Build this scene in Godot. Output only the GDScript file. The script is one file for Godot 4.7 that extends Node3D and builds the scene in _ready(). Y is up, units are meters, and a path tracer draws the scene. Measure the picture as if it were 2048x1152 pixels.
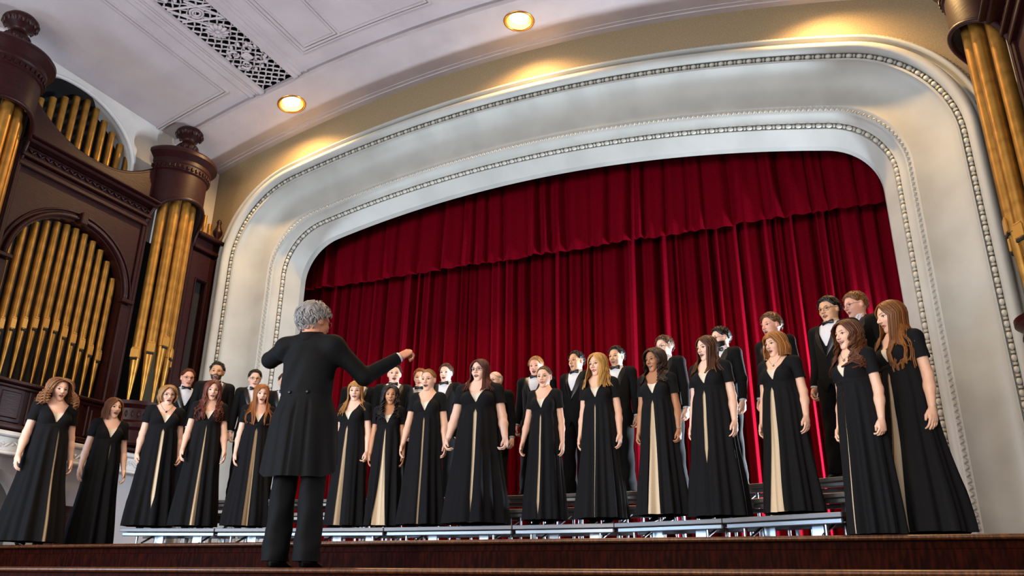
extends Node3D
# A choir on a theatre stage under a plaster proscenium arch, conductor in front.
# World: X along the proscenium (0 at its middle), Y up (0 = stage floor), Z towards the hall (0 = stage edge).

const VAULT_CY := -12.085
const VAULT_R := 19.44
const VAULT_R2 := 19.53
const WALL_Z := -3.8
const BAND_Z := -2.74

var M := {}

func _ready() -> void:
	set_view()
	set_lights()
	make_materials()
	build_shell()
	build_arch()
	build_ceiling()
	build_curtains()
	build_organ(-1.0)
	build_organ(1.0)
	build_stage()
	build_risers()
	build_people()
	build_wing_lamp()

func set_view() -> void:
	var cam := Camera3D.new()
	cam.name = "camera"
	cam.fov = 40.04
	cam.position = Vector3(3.697, -0.305, 5.5)
	cam.rotation_degrees = Vector3(20.526, 23.329, 0.642)
	add_child(cam)
	cam.make_current()
	var env := Environment.new()
	env.background_mode = Environment.BG_COLOR
	env.background_color = Color(0.02, 0.02, 0.022)
	env.tonemap_mode = Environment.TONE_MAPPER_LINEAR
	env.tonemap_exposure = 1.12
	env.sdfgi_enabled = true
	env.ssao_enabled = true
	env.ssil_enabled = true
	var we := WorldEnvironment.new()
	we.name = "world_environment"
	we.environment = env
	add_child(we)

func area_light(called: String, at: Vector3, towards: Vector3, size: Vector2, energy: float, col: Color) -> void:
	var l := AreaLight3D.new()
	l.name = called
	add_child(l)
	l.area_size = size
	l.light_energy = energy
	l.light_color = col
	l.shadow_enabled = true
	var up := Vector3.UP if absf((towards - at).normalized().y) < 0.98 else Vector3.FORWARD
	l.look_at_from_position(at, towards, up)
	l.set("area_range", 60.0)

func set_lights() -> void:
	# daylight through the tall windows of the hall, left and right of the audience
	area_light("left_window_daylight", Vector3(-5.80, 1.3, 5.6), Vector3(0.0, 1.3, 1.5), Vector2(2.6, 3.4), 75.0, Color(0.74, 0.87, 1.0))
	area_light("left_rear_window_daylight", Vector3(-5.80, 1.3, 9.4), Vector3(0.0, 1.3, 6.0), Vector2(2.6, 3.4), 10.0, Color(0.80, 0.90, 1.0))
	area_light("right_window_daylight", Vector3(5.80, 1.3, 9.4), Vector3(0.0, 1.6, 4.0), Vector2(2.6, 3.4), 14.0, Color(1.0, 0.95, 0.90))
	# the broad daylight that lights the stage comes from the windows in the rear wall of the hall
	var k := 0
	for q in [[-3.2, 45.0], [-0.4, 75.0], [2.4, 28.0]]:
		area_light("rear_window_daylight_%d" % k, Vector3(q[0], 1.5, 13.78), Vector3(q[0], 1.5, 0.0), Vector2(1.9, 3.6), q[1], Color(1.0, 0.98, 0.95))
		k += 1
	# stage lamp in the right wing behind the arch, and a smaller one in the left wing
	area_light("right_wing_lamp_light", Vector3(4.80, 1.35, -5.12), Vector3(1.5, 1.25, -2.6), Vector2(0.24, 2.3), 95.0, Color(0.88, 0.94, 1.0))
	area_light("left_wing_lamp_light", Vector3(-5.5, 0.9, -5.0), Vector3(-0.5, 0.7, -5.0), Vector2(0.24, 1.4), 40.0, Color(0.88, 0.94, 1.0))

# ------------------------------------------------------------------ mesh builder
class MB:
	var v := PackedVector3Array()
	var n := PackedVector3Array()
	var c := PackedColorArray()
	var ix := PackedInt32Array()
	var use_c := false

	func tri(a: Vector3, b: Vector3, d: Vector3) -> void:   # counter-clockwise seen from outside
		var nn := (b - a).cross(d - a).normalized()
		var k := v.size()
		v.append_array([a, b, d])
		n.append_array([nn, nn, nn])
		ix.append_array([k, k + 2, k + 1])

	func quad(a: Vector3, b: Vector3, d: Vector3, e: Vector3) -> void:
		var nn := (d - a).cross(e - b).normalized()
		var k := v.size()
		v.append_array([a, b, d, e])
		n.append_array([nn, nn, nn, nn])
		ix.append_array([k, k + 2, k + 1, k, k + 3, k + 2])

	func box(at: Vector3, size: Vector3, bas := Basis.IDENTITY, bev := 0.0) -> void:
		var h := size * 0.5
		var b := minf(bev, minf(h.x, minf(h.y, h.z)) * 0.9)
		var ax := [Vector3(1, 0, 0), Vector3(0, 1, 0), Vector3(0, 0, 1)]
		for i in 3:
			var u: Vector3 = ax[i]
			var p: Vector3 = ax[(i + 1) % 3]
			var q: Vector3 = ax[(i + 2) % 3]
			var hu: float = h[i]
			var hp: float = h[(i + 1) % 3] - b
			var hq: float = h[(i + 2) % 3] - b
			for s in [-1.0, 1.0]:
				var o: Vector3 = u * (hu * s)
				var w: Array = [o - p * hp - q * hq, o + p * hp - q * hq, o + p * hp + q * hq, o - p * hp + q * hq]
				if s < 0.0:
					w.reverse()
				quad(at + bas * w[0], at + bas * w[1], at + bas * w[2], at + bas * w[3])
			if b > 0.0:
				for s in [-1.0, 1.0]:
					for t in [-1.0, 1.0]:
						# edge between faces i (sign s) and i+1 (sign t), along axis i+2
						var e0: Vector3 = u * (hu * s) + p * (hp * t)
						var e1: Vector3 = u * ((hu - b) * s) + p * ((hp + b) * t)
						var w2: Array = [e0 - q * hq, e1 - q * hq, e1 + q * hq, e0 + q * hq]
						if s * t < 0.0:
							w2.reverse()
						quad(at + bas * w2[0], at + bas * w2[1], at + bas * w2[2], at + bas * w2[3])
		if b > 0.0:
			for sx in [-1.0, 1.0]:
				for sy in [-1.0, 1.0]:
					for sz in [-1.0, 1.0]:
						var A := Vector3(h.x * sx, (h.y - b) * sy, (h.z - b) * sz)
						var B := Vector3((h.x - b) * sx, h.y * sy, (h.z - b) * sz)
						var D := Vector3((h.x - b) * sx, (h.y - b) * sy, h.z * sz)
						if sx * sy * sz > 0.0:
							tri(at + bas * A, at + bas * B, at + bas * D)
						else:
							tri(at + bas * A, at + bas * D, at + bas * B)

	# rows of equal length; outside is on the side of (row direction) x (column direction)
	func grid(rows: Array, wrap := false, cols: Array = []) -> void:
		var R := rows.size()
		var C: int = rows[0].size()
		var k0 := v.size()
		for i in R:
			v.append_array(rows[i])
		if cols.size() > 0:
			use_c = true
			while c.size() < k0:
				c.append(Color.WHITE)
			for i in R:
				c.append_array(cols[i])
		for i in R:
			for j in C:
				var j0 := j - 1
				var j1 := j + 1
				if wrap:
					j0 = (j + C - 1) % C
					j1 = (j + 1) % C
				else:
					j0 = maxi(j0, 0)
					j1 = mini(j1, C - 1)
				var i0 := maxi(i - 1, 0)
				var i1 := mini(i + 1, R - 1)
				var du: Vector3 = v[k0 + i * C + j1] - v[k0 + i * C + j0]
				var dv: Vector3 = v[k0 + i1 * C + j] - v[k0 + i0 * C + j]
				var nn := dv.cross(du)
				if nn.length_squared() < 1e-16:
					# pole: use neighbours
					var ii := 1 if i == 0 else R - 2
					du = v[k0 + ii * C + j1] - v[k0 + ii * C + j0]
					nn = dv.cross(du)
				n.append(nn.normalized())
		for i in R - 1:
			var lim := C if wrap else C - 1
			for j in lim:
				var a := k0 + i * C + j
				var b := k0 + i * C + (j + 1) % C
				var d := a + C
				var e := b + C
				ix.append_array([a, b, d, b, e, d])

	func fan(center: Vector3, ring: PackedVector3Array, nn: Vector3) -> void:
		var k := v.size()
		v.append(center)
		n.append(nn)
		for p in ring:
			v.append(p)
			n.append(nn)
		var C := ring.size()
		for j in C:
			ix.append_array([k, k + 1 + j, k + 1 + (j + 1) % C])

	# profile: Vector2(radius, height) from bottom to top
	func lathe(prof: Array, seg: int, at := Vector3.ZERO, bas := Basis.IDENTITY, a0 := 0.0, a1 := TAU) -> void:
		var full := absf(a1 - a0 - TAU) < 1e-4
		var cnt := seg if full else seg + 1
		var rows := []
		for p in prof:
			var row := PackedVector3Array()
			for j in cnt:
				var a := a0 + (a1 - a0) * j / seg
				row.append(at + bas * Vector3(cos(a) * p.x, p.y, sin(a) * p.x))
			rows.append(row)
		grid(rows, full)

	# lathe with sharp corners: every profile segment gets its own normals
	func lathe_hard(prof: Array, seg: int, at := Vector3.ZERO, bas := Basis.IDENTITY, a0 := 0.0, a1 := TAU) -> void:
		for i in prof.size() - 1:
			lathe([prof[i], prof[i + 1]], seg, at, bas, a0, a1)

	func tube(path: PackedVector3Array, radii: PackedFloat32Array, sides: int, flat := 1.0, side_dir := Vector3.ZERO, col := Color.WHITE, cap := true) -> void:
		var rows := []
		var P := path.size()
		var ref := side_dir
		if ref == Vector3.ZERO:
			ref = Vector3.RIGHT
			if absf((path[P - 1] - path[0]).normalized().x) > 0.8:
				ref = Vector3.FORWARD
		for i in P:
			var t := (path[mini(i + 1, P - 1)] - path[maxi(i - 1, 0)]).normalized()
			var b := t.cross(ref)
			if b.length_squared() < 1e-8:
				b = t.cross(Vector3(0.3, 0.2, 0.9))
			b = b.normalized()
			var s := b.cross(t).normalized()
			var row := PackedVector3Array()
			for j in sides:
				var a := TAU * j / sides
				row.append(path[i] + (s * cos(a) - b * (sin(a) * flat)) * radii[i])
			rows.append(row)
		if cap:
			var r0 := PackedVector3Array()
			var r1 := PackedVector3Array()
			for j in sides:
				r0.append(path[0])
				r1.append(path[P - 1])
			rows.push_front(r0)
			rows.append(r1)
		var cl := []
		if use_c or col != Color.WHITE:
			for r in rows:
				var cr := PackedColorArray()
				cr.resize(sides)
				cr.fill(col)
				cl.append(cr)
		grid(rows, true, cl)

	func prism(poly: PackedVector2Array, depth: float, bas: Basis, at: Vector3) -> void:
		# poly in the basis' x/y plane, counter-clockwise, extruded along +z of the basis
		var P := poly
		if Geometry2D.is_polygon_clockwise(P):
			P = P.duplicate()
			P.reverse()
		var t := Geometry2D.triangulate_polygon(P)
		for i in range(0, t.size(), 3):
			var a := P[t[i]]
			var b := P[t[i + 1]]
			var d := P[t[i + 2]]
			if (b - a).cross(d - a) < 0.0:
				var w := b
				b = d
				d = w
			tri(at + bas * Vector3(a.x, a.y, depth), at + bas * Vector3(b.x, b.y, depth), at + bas * Vector3(d.x, d.y, depth))
			tri(at + bas * Vector3(a.x, a.y, 0), at + bas * Vector3(d.x, d.y, 0), at + bas * Vector3(b.x, b.y, 0))
		for i in P.size():
			var a := P[i]
			var b := P[(i + 1) % P.size()]
			quad(at + bas * Vector3(a.x, a.y, 0), at + bas * Vector3(b.x, b.y, 0), at + bas * Vector3(b.x, b.y, depth), at + bas * Vector3(a.x, a.y, depth))

	func join(o: MB, tr: Transform3D) -> void:
		var k := v.size()
		for p in o.v:
			v.append(tr * p)
		for p in o.n:
			n.append((tr.basis * p).normalized())
		if o.use_c or use_c:
			use_c = true
			while c.size() < k:
				c.append(Color.WHITE)
			if o.c.size() > 0:
				c.append_array(o.c)
			while c.size() < v.size():
				c.append(Color.WHITE)
		for i in o.ix:
			ix.append(i + k)

	func smooth() -> void:   # vertex normals from the faces
		n = PackedVector3Array()
		n.resize(v.size())
		for i in range(0, ix.size(), 3):
			var a := ix[i]
			var b := ix[i + 1]
			var d := ix[i + 2]
			var f := (v[d] - v[a]).cross(v[b] - v[a])
			n[a] += f
			n[b] += f
			n[d] += f
		for i in n.size():
			n[i] = n[i].normalized()

	func mesh() -> ArrayMesh:
		var arr := []
		arr.resize(Mesh.ARRAY_MAX)
		arr[Mesh.ARRAY_VERTEX] = v
		arr[Mesh.ARRAY_NORMAL] = n
		if use_c:
			while c.size() < v.size():
				c.append(Color.WHITE)
			arr[Mesh.ARRAY_COLOR] = c
		arr[Mesh.ARRAY_INDEX] = ix
		var m := ArrayMesh.new()
		m.add_surface_from_arrays(Mesh.PRIMITIVE_TRIANGLES, arr)
		return m

func obj(called: String, mb: MB, m: Material, parent: Node = null) -> MeshInstance3D:
	var o := MeshInstance3D.new()
	o.name = called
	o.mesh = mb.mesh()
	o.material_override = m
	o.cast_shadow = GeometryInstance3D.SHADOW_CASTING_SETTING_ON
	if parent == null:
		parent = self
	parent.add_child(o, true)
	return o

func put(called: String, me: Mesh, m: Material, parent: Node, tr: Transform3D) -> MeshInstance3D:
	var o := MeshInstance3D.new()
	o.name = called
	o.mesh = me
	o.material_override = m
	o.transform = tr
	parent.add_child(o, true)
	return o

var taken := {}
func numbered(called: String) -> String:
	var k: int = taken.get(called, 0)
	taken[called] = k + 1
	return called if k == 0 else "%s_%03d" % [called, k]

func thing(called: String, label: String, category: String, at := Vector3.ZERO, turn := 0.0, group := "") -> Node3D:
	var o := Node3D.new()
	o.name = numbered(called)
	add_child(o)
	o.position = at
	o.rotation.y = turn
	o.set_meta("label", label)
	o.set_meta("category", category)
	if group != "":
		o.set_meta("group", group)
	return o

func struct(called: String, label: String) -> Node3D:
	var o := Node3D.new()
	o.name = called
	add_child(o)
	o.set_meta("kind", "structure")
	o.set_meta("label", label)
	o.set_meta("category", called.split("_")[0])
	return o

# ------------------------------------------------------------------ materials
func noise_image(size: int, freq: float, sd: int, oct := 4, sx := 1, sy := 1) -> Image:
	var f := FastNoiseLite.new()
	f.seed = sd
	f.frequency = freq
	f.noise_type = FastNoiseLite.TYPE_SIMPLEX_SMOOTH
	f.fractal_octaves = oct
	var im := f.get_seamless_image(size * sx, size * sy)
	if sx != 1 or sy != 1:
		im.resize(size, size, Image.INTERPOLATE_LANCZOS)
	return im

func ramp_tex(im: Image, a: Color, b: Color, lo := 0.25, hi := 0.75) -> ImageTexture:
	var out := Image.create(im.get_width(), im.get_height(), false, Image.FORMAT_RGB8)
	for y in im.get_height():
		for x in im.get_width():
			var t := clampf((im.get_pixel(x, y).r - lo) / (hi - lo), 0.0, 1.0)
			out.set_pixel(x, y, a.lerp(b, t))
	out.generate_mipmaps()
	return ImageTexture.create_from_image(out)

func bump_tex(im: Image, k: float) -> ImageTexture:
	var b := im.duplicate() as Image
	b.convert(Image.FORMAT_RGBA8)
	b.bump_map_to_normal_map(k)
	return ImageTexture.create_from_image(b)

func mat(col: Color, rough := 0.6, metal := 0.0) -> StandardMaterial3D:
	var m := StandardMaterial3D.new()
	m.albedo_color = col
	m.roughness = rough
	m.metallic = metal
	return m

func tri_tex(m: StandardMaterial3D, tex: Texture2D, scale: Vector3, nrm: Texture2D = null, nk := 0.5) -> StandardMaterial3D:
	m.albedo_color = Color.WHITE
	m.albedo_texture = tex
	m.uv1_triplanar = true
	m.uv1_scale = scale
	if nrm != null:
		m.normal_enabled = true
		m.normal_texture = nrm
		m.normal_scale = nk
	return m

func make_materials() -> void:
	var soft := noise_image(256, 0.012, 3, 4)
	var fine := noise_image(256, 0.09, 11, 3)
	var grain := noise_image(256, 0.03, 7, 4, 1, 6)
	var soft_n := bump_tex(soft, 1.5)
	var fine_n := bump_tex(fine, 2.0)
	# painted plaster
	M.plaster = tri_tex(mat(Color.WHITE, 0.62), ramp_tex(soft, Color(0.755, 0.745, 0.73), Color(0.80, 0.79, 0.775)), Vector3(0.5, 0.5, 0.5), soft_n, 0.15)
	M.arch = tri_tex(mat(Color.WHITE, 0.5), ramp_tex(soft, Color(0.60, 0.60, 0.577), Color(0.64, 0.64, 0.617)), Vector3(0.4, 0.4, 0.4), soft_n, 0.2)
	M.bead = mat(Color(0.69, 0.68, 0.64), 0.55)
	M.leaf = mat(Color(0.72, 0.70, 0.655), 0.6)
	M.ceiling = tri_tex(mat(Color.WHITE, 0.75), ramp_tex(soft, Color(0.665, 0.625, 0.63), Color(0.70, 0.66, 0.665)), Vector3(0.3, 0.3, 0.3), fine_n, 0.12)
	M.tan = tri_tex(mat(Color.WHITE, 0.7), ramp_tex(fine, Color(0.49, 0.425, 0.32), Color(0.535, 0.465, 0.35)), Vector3(1.5, 1.5, 1.5), fine_n, 0.25)
	M.hall_wall = mat(Color(0.50, 0.46, 0.42), 0.8)
	M.grey_wall = mat(Color(0.60, 0.59, 0.60), 0.75)
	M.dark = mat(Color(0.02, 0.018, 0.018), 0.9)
	M.black_paint = mat(Color(0.045, 0.04, 0.04), 0.8)
	# wood
	M.mahogany = tri_tex(mat(Color.WHITE, 0.45), ramp_tex(grain, Color(0.115, 0.018, 0.022), Color(0.175, 0.034, 0.036)), Vector3(0.9, 0.9, 0.9), bump_tex(grain, 1.0), 0.2)
	M.mahogany.metallic_specular = 0.35
	M.stage_wood = tri_tex(mat(Color.WHITE, 0.55), ramp_tex(noise_image(256, 0.03, 17, 4, 6, 1), Color(0.08, 0.014, 0.006), Color(0.17, 0.038, 0.014)), Vector3(0.7, 0.7, 0.7), null)
	M.stage_wood.metallic_specular = 0.1
	M.stage_edge = tri_tex(mat(Color.WHITE, 0.32), ramp_tex(noise_image(256, 0.05, 23, 4, 6, 1), Color(0.20, 0.10, 0.045), Color(0.42, 0.24, 0.11)), Vector3(0.9, 0.9, 0.9), null)
	M.floor_wood = tri_tex(mat(Color.WHITE, 0.4), ramp_tex(noise_image(256, 0.03, 29, 4, 6, 1), Color(0.30, 0.17, 0.08), Color(0.42, 0.25, 0.13)), Vector3(0.5, 0.5, 0.5), null)
	# metal
	M.gold = tri_tex(mat(Color.WHITE, 0.38, 0.75), ramp_tex(soft, Color(0.60, 0.43, 0.18), Color(0.70, 0.51, 0.23)), Vector3(1.5, 1.5, 1.5), null)
	M.gold_mouth = mat(Color(0.74, 0.54, 0.24), 0.38, 0.5)
	M.chrome = mat(Color(0.66, 0.69, 0.73), 0.3, 1.0)
	M.rail = mat(Color(0.52, 0.54, 0.56), 0.42, 0.8)
	M.brass = mat(Color(0.80, 0.55, 0.24), 0.28, 0.9)
	M.lamp = mat(Color(1, 0.95, 0.85), 0.5)
	M.lamp.emission_enabled = true
	M.lamp.emission = Color(1.0, 0.93, 0.80)
	M.lamp.emission_energy_multiplier = 22.0
	M.pane = mat(Color(0.9, 0.93, 1.0), 0.4)
	M.pane.emission_enabled = true
	M.pane.emission = Color(0.86, 0.93, 1.0)
	M.pane.emission_energy_multiplier = 1.0
	# cloth
	M.velvet = tri_tex(mat(Color.WHITE, 0.85), ramp_tex(fine, Color(0.32, 0.0, 0.05), Color(0.41, 0.002, 0.07)), Vector3(2.0, 2.0, 2.0), fine_n, 0.2)
	M.velvet.metallic_specular = 0.12
	M.carpet = tri_tex(mat(Color.WHITE, 0.9), ramp_tex(fine, Color(0.25, 0.245, 0.25), Color(0.34, 0.335, 0.34)), Vector3(6, 6, 6), fine_n, 0.4)
	M.deck_edge = mat(Color(0.42, 0.42, 0.43), 0.45, 0.3)
# ------------------------------------------------------------------ the room
func vy(x: float, r := VAULT_R) -> float:
	return VAULT_CY + sqrt(r * r - x * x)

func arch_points(e: float, y0 := 0.0) -> PackedVector2Array:
	var W := 4.482 + e
	var ya := 5.578 + 1.04 * e
	var Rt := 18.0
	var rc := 0.76 + 0.78 * e
	var cy := ya - Rt
	var yc := cy + sqrt((Rt - rc) * (Rt - rc) - (W - rc) * (W - rc))
	var an := asin((W - rc) / (Rt - rc))
	var half := PackedVector2Array()
	for i in 28:
		var t := an * i / 28.0
		half.append(Vector2(Rt * sin(t), cy + Rt * cos(t)))
	for i in 16:
		var t := an + (PI / 2 - an) * i / 16.0
		half.append(Vector2(W - rc + rc * sin(t), yc + rc * cos(t)))
	for i in 9:
		half.append(Vector2(W, lerpf(yc, y0, i / 8.0)))
	var out := PackedVector2Array()
	for i in range(half.size() - 1, 0, -1):
		out.append(Vector2(-half[i].x, half[i].y))
	out.append_array(half)
	return out

func arch_sweep(prof: Array, y0 := 0.0) -> MB:   # prof: Vector2(e, z); hard edges between segments unless z2 given
	var mb := MB.new()
	for k in prof.size() - 1:
		var rows := []
		var a := arch_points(prof[k].x, y0)
		var b := arch_points(prof[k + 1].x, y0)
		var ra := PackedVector3Array()
		var rb := PackedVector3Array()
		for i in a.size():
			ra.append(Vector3(a[i].x, a[i].y, prof[k].y))
			rb.append(Vector3(b[i].x, b[i].y, prof[k + 1].y))
		mb.grid([ra, rb])
	return mb

func arch_sweep_smooth(prof: Array, y0 := 0.0) -> MB:
	var mb := MB.new()
	var rows := []
	for q in prof:
		var a := arch_points(q.x, y0)
		var ra := PackedVector3Array()
		for i in a.size():
			ra.append(Vector3(a[i].x, a[i].y, q.y))
		rows.append(ra)
	mb.grid(rows)
	return mb

func along_arch(e: float, step: float, y0: float) -> Array:   # [position, tangent] at equal steps
	var p := arch_points(e, y0)
	var out := []
	var want := step * 0.5
	var done := 0.0
	for i in p.size() - 1:
		var L := p[i].distance_to(p[i + 1])
		while want <= done + L:
			var q := p[i].lerp(p[i + 1], (want - done) / L)
			out.append([q, (p[i + 1] - p[i]).normalized()])
			want += step
		done += L
	return out

func strand(parent: Node3D, e: float, z: float, step: float, r: float, tilt: float) -> void:
	# a bead-and-reel strand: each oval bead its own piece, the thin reel discs between them joined
	var egg := MB.new()
	var prof := []
	for i in 7:
		var t := PI * i / 6.0
		prof.append(Vector2(maxf(sin(t), 0.02) * r, -cos(t) * step * 0.33))
	egg.lathe(prof, 8)
	var me := egg.mesh()
	var reel := MB.new()
	for q in along_arch(e, step, 0.02):
		var t := Vector3(q[1].x, q[1].y, 0)
		var z3 := Vector3(0, 0, 1)
		var bas := Basis(z3.cross(t).normalized() * -1.0, t, z3)
		bas = Basis(t.cross(z3).normalized(), t, z3)
		var P := Vector3(q[0].x, q[0].y, z)
		put("bead", me, M.bead, parent, Transform3D(bas, P))
		for s in [0.43, 0.5, 0.57]:
			reel.lathe([Vector2(0.2 * r, -0.008), Vector2(0.85 * r, -0.004), Vector2(0.85 * r, 0.004), Vector2(0.2 * r, 0.008)], 7, P + t * step * s, bas)
	var ro := obj("reel_discs", reel, M.bead, parent)
	ro.set_meta("kind", "stuff")

func build_arch() -> void:
	var t1 := struct("trim_1", "white plaster outer moulding of the proscenium arch with a bead strand")
	# outer fillet, deep groove and roll
	var mb := arch_sweep([Vector2(0.79, -3.735), Vector2(0.815, -3.728), Vector2(0.82, -3.785), Vector2(0.892, -3.785), Vector2(0.892, -3.70)])
	obj("bead_bed", mb, M.arch, t1)
	var roll := []
	for i in 13:
		var a := PI * 1.15 * i / 12.0 - 0.25
		roll.append(Vector2(0.945 - cos(a) * 0.065, -3.70 + sin(a) * 0.085))
	obj("roll_moulding", arch_sweep_smooth(roll), M.arch, t1)
	obj("groove", arch_sweep([Vector2(1.0, -3.72), Vector2(1.005, -3.80), Vector2(1.075, -3.80), Vector2(1.085, -3.735)]), M.arch, t1)
	obj("outer_fillet", arch_sweep_smooth([Vector2(1.085, -3.735), Vector2(1.10, -3.705), Vector2(1.125, -3.70), Vector2(1.14, -3.72), Vector2(1.155, -3.735), Vector2(1.175, -3.80)]), M.arch, t1)
	strand(t1, 0.856, -3.745, 0.122, 0.032, 0.0)
	# small leaf tips along the outer edge
	var tips := MB.new()
	for q in along_arch(1.172, 0.05, 0.02):
		var t := Vector3(q[1].x, q[1].y, 0)
		var o := Vector3(-t.y, t.x, 0)
		var P := Vector3(q[0].x, q[0].y, -3.79)
		tips.tri(P - t * 0.02 + Vector3(0, 0, 0.03), P + o * 0.022 + Vector3(0, 0, 0.006), P + t * 0.02 + Vector3(0, 0, 0.03))
		tips.tri(P + t * 0.02 + Vector3(0, 0, 0.03), P + o * 0.022 + Vector3(0, 0, 0.006), P + t * 0.02 - Vector3(0, 0, 0.01))
	obj("leaf_tips", tips, M.leaf, t1).set_meta("kind", "stuff")

	var t2 := struct("trim_2", "white plaster cove of the proscenium arch between the two bead strands")
	var cove := []
	for i in 17:
		var s := i / 16.0
		var a := s * PI * 0.5
		# concave quarter: rises slowly from the leaf band, turns outwards near the outer strand
		cove.append(Vector2(0.32 + 0.475 * sin(a), -4.02 + 0.285 * (1.0 - cos(a))))
	obj("cove", arch_sweep_smooth(cove), M.arch, t2)

	var t3 := struct("trim_3", "white plaster inner moulding of the proscenium arch with leaf band and bead strand")
	obj("inner_soffit", arch_sweep([Vector2(0.0, -4.62), Vector2(0.0, -4.50), Vector2(0.112, -4.242), Vector2(0.160, -4.268), Vector2(0.192, -4.218), Vector2(0.170, -4.195)]), M.arch, t3)
	obj("hollow", arch_sweep_smooth([Vector2(0.170, -4.195), Vector2(0.205, -4.175), Vector2(0.235, -4.13), Vector2(0.245, -4.085)]), M.arch, t3)
	obj("leaf_bed", arch_sweep([Vector2(0.245, -4.085), Vector2(0.255, -4.07), Vector2(0.305, -4.03), Vector2(0.32, -4.02)]), M.arch, t3)
	strand(t3, 0.150, -4.226, 0.125, 0.031, 0.0)
	# carved leaf band
	var lb := MB.new()
	var k := 0
	for q in along_arch(0.28, 0.034, 0.02):
		var t := Vector3(q[1].x, q[1].y, 0)
		var o := Vector3(-t.y, t.x, 0)      # towards the outside of the arch
		var w := (o * 0.05 + Vector3(0, 0, 0.04)).normalized()
		var up := (Vector3(0, 0, 0.05) - o * 0.04).normalized()
		var P := Vector3(q[0].x, q[0].y, -4.05) + up * 0.004
		var s := 1.0 if k % 2 == 0 else -1.0
		var d := (w * s + t * 0.7).normalized()
		var sd := d.cross(up)
		lb.tri(P - d * 0.03, P + sd * 0.010, P + up * 0.022)
		lb.tri(P + sd * 0.010, P + d * 0.03, P + up * 0.022)
		lb.tri(P + d * 0.03, P - sd * 0.010, P + up * 0.022)
		lb.tri(P - sd * 0.010, P - d * 0.03, P + up * 0.022)
		k += 1
	obj("leaf_relief", lb, M.leaf, t3).set_meta("kind", "stuff")

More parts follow.
